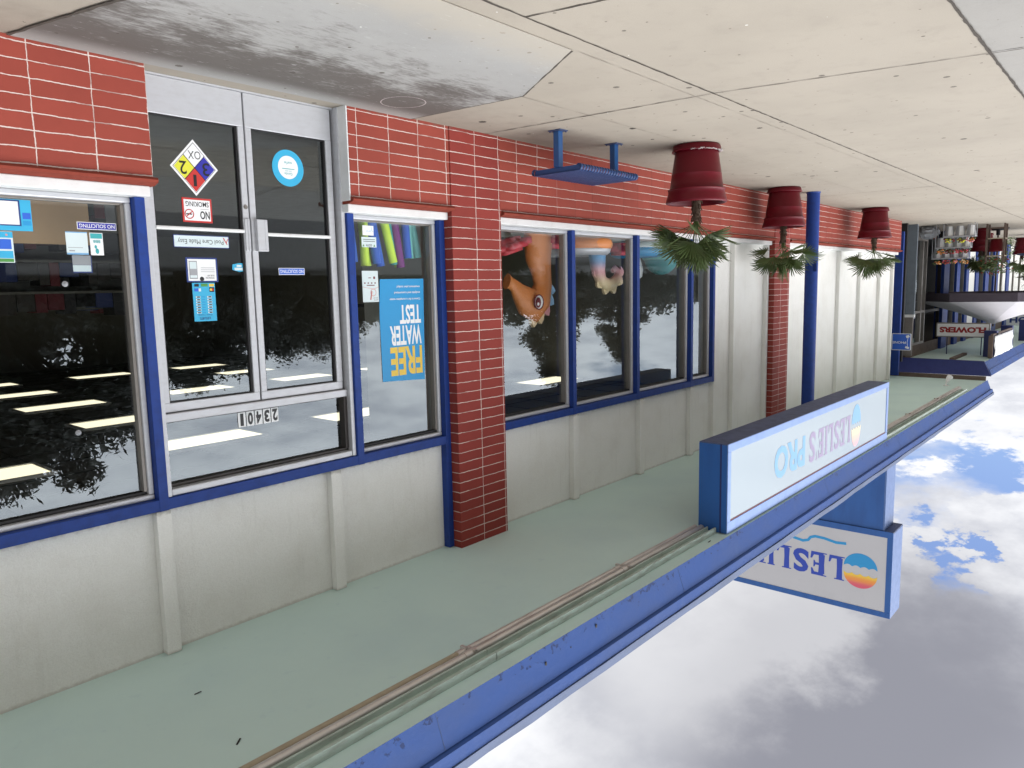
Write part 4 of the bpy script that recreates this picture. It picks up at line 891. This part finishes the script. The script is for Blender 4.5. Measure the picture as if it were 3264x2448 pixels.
def bay(x0, x1, kind):
    if kind == 'door':
        o = p2b(MB().box(x0, x0 + .08, -.14, -.06, 0, 3.1).box(x1 - .08, x1, -.14, -.06, 0, 3.1).box(x0 + .08, x1 - .08, -.14, -.06, 2.2, 2.28), 'doorway', M['gasket'])
    elif kind == 'window':
        o = p2b(MB().box(x0, x0 + .06, -.14, -.05, 0, 3.1).box(x1 - .06, x1, -.14, -.05, 0, 3.1).box(x0 + .06, x1 - .06, -.14, -.05, 0, .35).box(x0 + .06, x1 - .06, -.14, -.05, 3.04, 3.1).box(x0 + .06, x1 - .06, -.14, -.055, 2.2, 2.26), 'window', M['beadlight'])
        MB().add([(x0, -.11, .3), (x0, -.11, 3.05), (x1, -.11, 3.05), (x1, -.11, .3)], [[0, 1, 2, 3]]).build('pane', M['glass'], o)
    elif kind == 'blue': p2b(MB().box(x0, x1, -.2, .02, 0, 3.4, .004), 'mullion', M['blue'])
    elif kind == 'white': p2b(MB().box(x0, x1, -.14, -.03, 0, 3.1, .004), 'wall_panel', M['plaster'])
    elif kind == 'brick': p2b(MB().box(x0, x1, -.2, .09, 0, .7, .004), 'brick_wall', M['brick'])
for x0, x1, k in ((21.5, 22.5, 'window'), (22.5, 22.95, 'window'), (22.95, 24.8, 'door'), (24.8, 25.5, 'blue'), (25.5, 26.6, 'window'), (26.6, 27.1, 'blue'), (27.1, 28.1, 'window'), (28.1, 28.55, 'blue'), (28.6, 29.8, 'white'), (29.8, 30.3, 'blue'), (30.3, 31.6, 'window'), (31.6, 32.3, 'blue'), (32.3, 33.4, 'window'), (33.4, 34.4, 'blue'),
                  (34.4, 35.1, 'white'), (35.1, 35.8, 'window'), (35.8, 36.5, 'white'), (36.5, 37.2, 'blue'), (37.2, 38.3, 'white'), (38.3, 38.9, 'window'), (38.9, 40.2, 'white'), (40.2, 40.9, 'window'), (40.9, 44, 'white'), (44, 60, 'white')): bay(x0, x1, k)
p2b(MB().box(21.1, 60, -6, -5.9, 0, 3.4).box(21.1, 21.2, -6, -.2, 0, 3.4), 'interior_wall', M['dark'])
p2b(MB().box(21.1, 60, -6, -.2, -.05, 0), 'interior_floor', M['dark'])
p2b(MB().box(21.1, 24, -.2, -.06, 0, .25), 'brick_base', M['redsill'])
for x in (22.6, 25.3, 29.0): p2b(MB().box(x, x + .25, 1.42, 1.70, 2.72, 3.40, .004), 'hanging_beam', M['navy'])
p2b(MB().box(21.3, 23.0, .9, 1.0, 3.34, 3.40), 'pipe', M['brown'])
# flowers sign
fs_ = root('flower_shop_sign', (23, .87, 3.40), 'white sign reading FLOWERS in red, hanging across the walkway', 'sign')
MB().box(23.0, 23.14, .235, 1.49, 2.545, 2.93, .004).build('cabinet', M['beadlight'], fs_)
MB().box(22.993, 23.0, .265, 1.46, 2.572, 2.903).build('panel', M['c_white'], fs_)
t = MB(); t.text('FLOWERS', (22.991, 1.405, 2.655), MY, PZ, 1.085, .155, .055); t.build('lettering', M['c_brick'], fs_)
MB().tube([(23.07, .5, 2.93), (23.07, .5, 3.40)], .012, 8).tube([(23.07, 1.3, 2.93), (23.07, 1.3, 3.40)], .012, 8).build('hanger', M['navy'], fs_)
# phone sign
ph = root('phone_sign', (19.95, .11, 2.87), 'square blue PHONE sign with white handset on the blue corner post', 'sign')
MB().box(19.935, 19.95, -.108, .318, 2.665, 3.075, .02).build('panel', M['c_white'], ph)
MB().box(19.931, 19.936, -.092, .302, 2.681, 3.059, .002).build('field', M['c_royal'], ph)
t = MB(); t.text('PHONE', (19.929, .205, 2.855), MY, PZ, .29, .058, .02); t.tube([(19.931, .255, 2.76), (19.931, .235, 2.88), (19.931, .255, 2.99)], .022, 8, 0, True, .2); t.obox(Matrix.Translation((19.929, .24, 3.005)) @ Matrix.Rotation(R(20), 4, 'X'), .004, .085, .05); t.obox(Matrix.Translation((19.929, .245, 2.735)) @ Matrix.Rotation(R(-20), 4, 'X'), .004, .075, .06)
t.build('lettering', M['c_white'], ph)
MB().box(19.951, 19.962, -.05, .05, 2.7, 3.04).build('bracket', M['navy'], ph)
# banner under far fascia
bn = root('blank_banner', (23, 1.72, 3.4), 'blank white banner panel hung between blue beams under the far canopy', 'banner')
g = 9; vs = []; fs = []; rb = random.Random(4)
for i in range(g + 1):
    for k in range(g + 1): vs.append((22.2 + 3.0 * i / g, 1.735 + rb.uniform(-.018, .018), 2.83 + .53 * k / g))
for i in range(g):
    for k in range(g): a_ = i * (g + 1) + k; fs.append([a_, a_ + 1, a_ + g + 2, a_ + g + 1])
o = MB().add(vs, fs, 0, True).build('cloth', M['c_white'], bn); md = o.modifiers.new('thickness', 'SOLIDIFY'); md.thickness = .01
MB().box(22.1, 25.3, 1.64, 1.70, 2.78, 2.82).box(22.1, 22.16, 1.60, 1.70, 2.82, 3.38).box(25.24, 25.3, 1.64, 1.70, 2.82, 3.38).build('frame', M['brown'], bn)
wsn = root('wall_sign', (33, .3, 2.9), 'small white sign with dark letters half hidden behind the umbrella', 'sign')
MB().box(33.0, 33.1, .55, 1.6, 2.72, 3.1).build('panel', M['c_white'], wsn)
t = MB(); t.text('NOH', (32.99, 1.5, 2.80), MY, PZ, .85, .22, .04); t.build('lettering', M['c_navy'], wsn)
# umbrella
um = root('patio_umbrella', (24.6, 1.25, 0), 'grey white market umbrella with dark valance before the flower shop', 'umbrella')
ux, uy, uh, uz, ur = 24.6, 1.32, 2.66, 1.985, 1.98
seg = 8; vs = [(ux, uy, uh)]; fs = []; rings = 6
for j in range(1, rings + 1):
    f = j / rings
    for k in range(seg * 4):
        a_ = 2 * math.pi * (k / (seg * 4)) + R(22.5); s_ = (k % 4) / 4; sag = 1 - .06 * math.sin(math.pi * s_) * f
        rr_ = ur * f * sag * (math.cos(R(22.5)) / math.cos((s_ - .5) * R(45)) * .5 + .5); zz = uh - (uh - uz) * (f ** .85) + .0 * f; vs.append((ux + rr_ * math.cos(a_), uy + rr_ * math.sin(a_), zz))
n4 = seg * 4
for k in range(n4): fs.append([0, 1 + k, 1 + (k + 1) % n4])
for j in range(rings - 1):
    for k in range(n4): fs.append([1 + j * n4 + k, 1 + (j + 1) * n4 + k, 1 + (j + 1) * n4 + (k + 1) % n4, 1 + j * n4 + (k + 1) % n4])
o = MB().add(vs, fs).build('canopy', mat('umbrella_cloth', (.50, .48, .50), .85, dirt=.1), um); md = o.modifiers.new('thickness', 'SOLIDIFY'); md.thickness = .006
vb = [vs[1 + (rings - 1) * n4 + k] for k in range(n4)]
o = MB().add(vb + [(p[0], p[1], p[2] - .23) for p in vb], [[k, (k + 1) % n4, n4 + (k + 1) % n4, n4 + k] for k in range(n4)]).build('valance', mat('valance_cloth', (.085, .07, .09), .85, dirt=.2), um); md = o.modifiers.new('thickness', 'SOLIDIFY'); md.thickness = .006
MB().tube([(ux, uy, 0), (ux, uy, uh + .05)], .022, 12).build('pole', M['brown'], um)
MB().lathe(ux, uy, [(.0, .001), (.26, .001), (.25, .06), (.05, .08), (.05, .2), (.03, .2)], 28).build('base', M['gasket'], um)
# flower stand: stepped rack with striped pails
rk = root('flower_rack', (22.0, .7, 0), 'three step wire rack holding striped flower pails outside the flower shop', 'rack')
t = MB()
tiers = [(21.75, .56, 1.26, .34), (22.05, .33, 1.12, .60), (22.35, .20, 1.02, .86)]
for x, y0, y1, z in tiers:
    t.box(x - .14, x + .14, y0, y1, z - .035, z, .003)
    for yy in (y0 + .01, y1 - .01): t.tube([(x - .13, yy, 0), (x - .13, yy, z)], .010, 8); t.tube([(x + .13, yy, 0), (x + .13, yy, z)], .010, 8)
t.build('frame', M['c_grey'], rk)
def pail(loc, lab):
    p = root('flower_pail', loc, lab, 'pail', 'striped flower pails on the rack')
    mb = MB(); prof = [(.08, 0), (.118, .27), (.124, .275), (.11, .275)]; n = 24; vs = []; fs = []; ms = []
    for r_, z_ in prof:
        for k in range(n): a_ = 2 * math.pi * k / n; vs.append((loc[0] + r_ * math.cos(a_), loc[1] + r_ * math.sin(a_), loc[2] + z_))
    for i in range(3):
        for k in range(n): mb_f = [i * n + k, i * n + (k + 1) % n, (i + 1) * n + (k + 1) % n, (i + 1) * n + k]; fs.append(mb_f); ms.append(1 if (k // 4) % 2 else 0)
    for f_, m_ in zip(fs, ms): mb.add([vs[i] for i in f_], [[0, 1, 2, 3]], m_, False)
    mb.build('bucket', [M['c_white'], M['c_grey']], p)
    return p
k_ = 0; names = ('lowest step', 'middle step', 'top step'); ords = ('leftmost', 'second', 'third', 'fourth')
fcols = ('c_rose', 'c_pink', 'c_orange', 'c_peach', 'c_yellow', 'c_maroon')
for ti, (x, y0, y1, z) in enumerate(tiers):
    nn_ = 3 if ti == 0 else 4
    for i in range(nn_):
        yy = y1 - .11 - i * (y1 - y0 - .22) / (nn_ - 1)
        pail((x, yy, z - .275), ords[i] + ' striped pail on the ' + names[ti] + ' of the flower rack')
        rf = random.Random(k_ * 7 + 3); k_ += 1; fm = MB(); c1 = rf.randrange(6)
        for j in range(26):
            a_ = rf.uniform(0, 6.28); r_ = rf.uniform(0, .11); c = Vector((x + r_ * math.cos(a_), yy + r_ * math.sin(a_), z + .03 + rf.uniform(0, .10)))
            fm.ball(c, rf.uniform(.018, .032), (1, 1, .8), (0 if rf.random() < .7 else 1) if rf.random() < .75 else 2, 1)
            fm.tube([(x, yy, z - .05), c], .003, 4, 2)
        o = fm.build('flower_bunch', [M[fcols[c1]], M[fcols[(c1 + 1) % 6]], M['leaf']]); tag(o, 'bunch of small cut flowers in the ' + ords[i] + ' pail on the ' + names[ti], 'flowers', 'flower bunches on the rack')
# red pots beyond
for loc, s_, lab in (((24.4, .95, 0), 1.0, 'tall burgundy planter standing behind the flower rack'), ((29.5, 1.75, 0), 1.15, 'far burgundy planter at the edge of the walkway')):
    c = copy_tree(pot, loc, 2.2, lab); c.scale = (s_, s_, s_ * 1.1)
for q in [o for o in COL.objects if o.name.startswith('scale_crust.')]: bpy.data.objects.remove(q)
make_palm(21, (24.4, .95, .55), .2, .5, 14, 'dark fan palm in the tall planter behind the flower rack', .5)
make_palm(23, (29.5, 1.75, .6), .3, .6, 14, 'distant fan palm in the far planter at the walkway edge', .5)
for loc, s_, lab, sd in (((27.2, .62, 0), .9, 'burgundy planter in the shade behind the wooden plant stand', 31), ((31.5, 1.1, 0), 1.0, 'farthest burgundy planter beside the shop wall', 33), ((25.8, 2.02, .74), .62, 'small burgundy planter standing on the blue table', 37)):
    c = copy_tree(pot, loc, 1.2, lab); c.scale = (s_, s_, s_)
    make_palm(sd, (loc[0], loc[1], loc[2] + .5 * s_), .2, .55 * (s_ + .1), 12, {31: 'dark palm in the shaded planter behind the wooden stand', 33: 'palm in the farthest planter by the shop wall', 37: 'small palm in the planter on the blue table'}[sd], .5)
for q in [o for o in COL.objects if o.name.startswith('scale_crust.')]: bpy.data.objects.remove(q)
ws = root('plant_stand', (22.85, 1.53, 0), 'brown wooden plant stand carrying a red pot on the walkway', 'plant stand')
for x in (22.68, 23.02):
    for yy in (1.35, 1.73): MB().box(x - .02, x + .02, yy - .022, yy + .022, 0, .98, .003).build('leg', M['brown'], ws)
MB().box(22.66, 23.04, 1.33, 1.75, .36, .385).box(22.66, 23.04, 1.33, 1.75, .80, .825).build('shelf', M['pvc'], ws)
MB().box(22.67, 22.685, 1.34, 1.74, .10, .13).build('rail', M['brown'], ws)
o = MB().lathe(22.85, 1.54, [(0, .386), (.13, .386), (.17, .66), (.18, .66), (.18, .70), (.165, .70), (.16, .66)], 32).build('red_pot', M['pot']); tag(o, 'red pot standing on the wooden plant stand', 'plant pot')
rf = random.Random(77); fm = MB()
for j in range(420):
    a_ = rf.uniform(0, 6.28); r_ = rf.uniform(.02, .34) ; c = Vector((22.85 + r_ * math.cos(a_), 1.54 + r_ * math.sin(a_) * 1.1, .86 + rf.uniform(0, .42) * (1.1 - r_)))
    d = Vector((rf.uniform(-1, 1), rf.uniform(-1, 1), rf.uniform(-.4, .9))).normalized(); s_ = d.orthogonal().normalized(); l = rf.uniform(.04, .09)
    fm.add([c, c + d * l * .5 + s_ * l * .25, c + d * l, c + d * l * .5 - s_ * l * .25], [[0, 1, 2, 3]], 0 if rf.random() < .85 else 1)
o = fm.build('potted_plant', [M['leaf'], M['c_brick']]); tag(o, 'dark leafy plant with red flowers on top of the wooden stand', 'plant')
fm = MB()
for j in range(160):
    c = Vector((22.85 + rf.uniform(-.1, .1), 1.86 + rf.uniform(-.06, .06), .35 + rf.uniform(0, .5))); d = Vector((rf.uniform(-1, 1), rf.uniform(-1, 1), rf.uniform(-.9, .6))).normalized(); s_ = d.orthogonal().normalized(); l = rf.uniform(.03, .07)
    fm.add([c, c + d * l * .5 + s_ * l * .25, c + d * l, c + d * l * .5 - s_ * l * .25], [[0, 1, 2, 3]])
o = fm.build('trailing_plant', mat('light_leaf', (.10, .17, .05), .5)); tag(o, 'pale green plant trailing down beside the wooden stand', 'plant')
bm = bmesh.new(); bmesh.ops.create_icosphere(bm, subdivisions=3, radius=.2)
for v in bm.verts: v.co *= 1 + random.Random(int(v.co.x * 999) ^ int(v.co.z * 777)).uniform(-.12, .12)
o = MB().bm(bm, 0, False, Matrix.Translation((22.1, .14, .16)) @ Matrix.Diagonal((1, 1.2, .85, 1))).build('plastic_bag', M['c_grey']); tag(o, 'crumpled pale plastic bag on the ground by the flower shop door', 'bag')
bt = root('blue_table', (25.8, 2.02, 0), 'blue round table at the far edge of the walkway', 'table')
MB().lathe(25.8, 2.02, [(0, .70), (.38, .70), (.40, .72), (.38, .74), (0, .74)], 32).build('table_top', M['benchblue'], bt); MB().tube([(25.8, 2.02, 0), (25.8, 2.02, .70)], .03, 10).build('leg', M['benchblue'], bt)

# ------------------------------------------------------------------ across the car park (seen mirrored in the glass)
def tree(name, x, y, h, r, kind, label, seed, squash=.75, dn=1.0):
    rr = random.Random(seed); t = root(name, (x, y, -.2), label, 'tree', 'trees across the car park')
    tr = MB(); z0 = -.2; hb = h * (.30 if kind != 'pine' else .9)
    tr.tube([(x, y, z0), (x + .1, y, z0 + hb * .5), (x, y, z0 + hb)], [r * .085, r * .065, r * .05], 10)
    ctr = []
    if kind == 'broad':
        for k in range(9):
            a_ = k * .7 + rr.uniform(-.3, .3); rr_ = rr.uniform(.35, .95) * r; e = Vector((x + rr_ * math.cos(a_), y + rr_ * math.sin(a_), z0 + h * rr.uniform(.5, .9)))
            m_ = Vector((x + rr_ * .45 * math.cos(a_), y + rr_ * .45 * math.sin(a_), z0 + hb + (e.z - z0 - hb) * .35))
            tr.tube([(x, y, z0 + hb * .92), m_, e], [r * .045, r * .026, r * .008], 7)
        for k in range(84):
            a_ = rr.uniform(0, 6.28); q = rr.uniform(.0, 1) ** .6 * r; zz = z0 + h * (.98 - .30 * (q / r) ** 2 - rr.uniform(0, .42)); ctr.append((Vector((x + q * math.cos(a_), y + q * math.sin(a_), zz)), rr.uniform(.15, .27) * r))
    else:
        for k in range(70):
            f = rr.uniform(.1, 1); q = r * (1 - f) ** .8 * rr.uniform(.3, 1.0) + .1; a_ = rr.uniform(0, 6.28); ctr.append((Vector((x + q * math.cos(a_), y + q * math.sin(a_), z0 + h * f)), r * .16))
            tr.tube([(x, y, z0 + h * f * .97), ctr[-1][0]], [.05, .02], 5)
    tr.build('trunk', M['bark2'], t)
    cr = MB(); lsz = r * .032
    for c, cr_ in ctr:
        for j in range(int(dn * (300 if kind == 'broad' else 220))):
            d = Vector((rr.gauss(0, 1), rr.gauss(0, 1), rr.gauss(0, squash))).normalized() * cr_ * rr.uniform(.3, 1.05); p = c + d
            a_ = Vector((rr.uniform(-1, 1), rr.uniform(-1, 1), rr.uniform(-1, 1))).normalized(); b_ = a_.orthogonal().normalized(); l = lsz * rr.uniform(.6, 1.4)
            cr.add([p, p + a_ * l + b_ * l * .45, p + a_ * l * 1.9, p + a_ * l - b_ * l * .45], [[0, 1, 2, 3]])
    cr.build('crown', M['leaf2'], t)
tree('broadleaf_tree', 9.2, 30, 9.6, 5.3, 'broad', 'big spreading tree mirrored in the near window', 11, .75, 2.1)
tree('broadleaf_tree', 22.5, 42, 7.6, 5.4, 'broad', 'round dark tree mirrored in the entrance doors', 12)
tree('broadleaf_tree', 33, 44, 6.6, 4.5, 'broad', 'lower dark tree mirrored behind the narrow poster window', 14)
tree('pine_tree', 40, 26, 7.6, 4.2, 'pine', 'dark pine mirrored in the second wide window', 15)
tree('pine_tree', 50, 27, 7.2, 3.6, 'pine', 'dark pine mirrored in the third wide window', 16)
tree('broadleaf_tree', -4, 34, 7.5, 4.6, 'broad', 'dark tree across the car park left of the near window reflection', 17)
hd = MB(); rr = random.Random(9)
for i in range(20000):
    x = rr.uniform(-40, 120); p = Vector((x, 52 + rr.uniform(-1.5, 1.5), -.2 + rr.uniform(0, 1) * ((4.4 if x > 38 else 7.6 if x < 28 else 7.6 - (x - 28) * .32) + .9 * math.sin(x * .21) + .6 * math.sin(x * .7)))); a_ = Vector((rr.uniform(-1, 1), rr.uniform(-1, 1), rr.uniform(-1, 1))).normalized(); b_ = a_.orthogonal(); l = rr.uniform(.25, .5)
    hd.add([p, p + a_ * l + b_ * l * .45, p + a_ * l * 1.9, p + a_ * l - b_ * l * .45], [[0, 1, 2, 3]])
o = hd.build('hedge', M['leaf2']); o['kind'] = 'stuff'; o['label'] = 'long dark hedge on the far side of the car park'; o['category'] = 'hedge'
o = MB().box(-40, 130, 54, 60, -.2, 4.2).build('long_low_building', M['wall_int']); tag(o, 'long low grey building behind the hedge across the car park', 'building')

# ------------------------------------------------------------------ sky, sun, camera
SUN_EL, SUN_AZ = R(48), R(62)        # azimuth measured from +x towards +y
w = bpy.data.worlds.new('World'); SC.world = w; w.use_nodes = True; nt = w.node_tree
bg = nt.nodes['Background']
sky = N(nt, 'ShaderNodeTexSky'); sky.sky_type = 'NISHITA'; sky.sun_disc = False; sky.sun_elevation = SUN_EL; sky.sun_rotation = R(90) - SUN_AZ; sky.air_density = 1; sky.dust_density = .6; sky.ozone_density = 2
tc = N(nt, 'ShaderNodeTexCoord'); dirv = tc.outputs['Generated']
sp = N(nt, 'ShaderNodeSeparateXYZ'); nt.links.new(dirv, sp.inputs[0])
zc = math_(nt, 'ADD', math_(nt, 'MAXIMUM', sp.outputs[2], 0.0), .22)
cb = N(nt, 'ShaderNodeCombineXYZ'); nt.links.new(math_(nt, 'DIVIDE', sp.outputs[0], zc), cb.inputs[0]); nt.links.new(math_(nt, 'DIVIDE', sp.outputs[1], zc), cb.inputs[1])
n1 = noise_(nt, cb.outputs[0], 2.1, 9, .58); n2 = noise_(nt, cb.outputs[0], 5.5, 8, .6); n3 = noise_(nt, cb.outputs[0], 1.1, 4, .5)
def blob(v, c0, c1):
    vv = Vector(v).normalized(); d = N(nt, 'ShaderNodeVectorMath'); d.operation = 'DOT_PRODUCT'; d.inputs[1].default_value = vv; nt.links.new(dirv, d.inputs[0])
    wob = math_(nt, 'ADD', d.outputs['Value'], math_(nt, 'MULTIPLY', math_(nt, 'SUBTRACT', n2, .5), .022)); return ramp_(nt, wob, c0, c1)
big = math_(nt, 'ADD', math_(nt, 'MULTIPLY', blob((.80, -.23, .555), .900, .990), .55), math_(nt, 'MULTIPLY', blob((.835, -.20, .512), .968, .999), .42))
dens = math_(nt, 'ADD', math_(nt, 'MULTIPLY', n1, 1.0), math_(nt, 'MULTIPLY', n3, .35))
for v, a_, b_ in (((.9546, -.1893, .2301), .9968, .9993), ((.9224, -.1584, .3523), .9985, .9997), ((.9259, -.0961, .3654), .9975, .9995)):
    dens = math_(nt, 'SUBTRACT', dens, math_(nt, 'MULTIPLY', blob(v, a_ - .001, b_), .27))
dens = math_(nt, 'ADD', dens, math_(nt, 'MULTIPLY', big, .6))
cover = ramp_(nt, dens, .40, .62)
thick = ramp_(nt, math_(nt, 'ADD', math_(nt, 'MULTIPLY', n1, .6), math_(nt, 'MULTIPLY', n2, .45)), .42, .72)
white = (10.5, 10.6, 10.9); grey = (5.6, 5.7, 6.5)
cc = mix_(nt, thick, white, (6.4, 6.6, 7.3))
brt = math_(nt, 'MAXIMUM', blob((.8171, -.3987, .4164), .988, .9985), blob((.862, -.325, .389), .992, .9992))
dens = math_(nt, 'ADD', dens, math_(nt, 'MULTIPLY', brt, .3))
cc = mix_(nt, ramp_(nt, big, .0, .95), cc, (3.15, 3.2, 3.7))
cc = mix_(nt, math_(nt, 'MULTIPLY', brt, .55), cc, (8.6, 8.6, 8.8))
sd = (math.cos(SUN_EL) * math.cos(SUN_AZ), math.cos(SUN_EL) * math.sin(SUN_AZ), math.sin(SUN_EL))
glow = math_(nt, 'MAXIMUM', blob(sd, .55, 1.0), math_(nt, 'MULTIPLY', blob((.45, .88, .15), .62, .95), .62))
cc = mix_(nt, glow, cc, (3.4, 3.35, 3.2), 'MULTIPLY') if False else mix_(nt, 1.0, cc, mix_(nt, glow, (1, 1, 1), (4.5, 4.5, 4.5)), 'MULTIPLY')
skyc = mix_(nt, .06, mix_(nt, 1.0, sky.outputs[0], (1.1, 1.15, 1.45), 'MULTIPLY'), (8.5, 9.0, 10.0))
fin = mix_(nt, cover, skyc, cc)
nt.links.new(fin, bg.inputs[0]); bg.inputs[1].default_value = .085
sl = bpy.data.lights.new('sun', 'SUN'); sl.energy = .8; sl.angle = R(25); sl.color = (1.0, .95, .88)
so = bpy.data.objects.new('sun', sl); COL.objects.link(so); so.rotation_euler = Vector(sd).to_track_quat('Z', 'Y').to_euler(); so.location = (5, 12, 12)

cam = bpy.data.cameras.new('camera'); co = bpy.data.objects.new('camera', cam); COL.objects.link(co)
yaw, pit, rol = R(40.899), R(7.2226), R(-1.234)
fw = Vector((math.cos(yaw) * math.cos(pit), -math.sin(yaw) * math.cos(pit), math.sin(pit))); rt = Vector((-math.sin(yaw), -math.cos(yaw), 0)); up = rt.cross(fw)
r2 = rt * math.cos(rol) + up * math.sin(rol); u2 = -rt * math.sin(rol) + up * math.cos(rol)
# the photograph was taken with the phone held upside down
co.matrix_world = Matrix(((-r2.x, -u2.x, -fw.x, 0), (-r2.y, -u2.y, -fw.y, 4.8), (-r2.z, -u2.z, -fw.z, 1.39936), (0, 0, 0, 1)))
cam.sensor_width = 36; cam.lens = 36 * 2379 / 3264; cam.clip_start = .05; cam.clip_end = 2000
SC.camera = co
vs_ = SC.view_settings; vs_.view_transform = 'Standard'; vs_.look = 'None'; vs_.exposure = 0.28; vs_.gamma = 1; vs_.use_curve_mapping = False
cy = SC.cycles; cy.max_bounces = 8; cy.transparent_max_bounces = 12; cy.sample_clamp_indirect = 6; cy.use_denoising = True
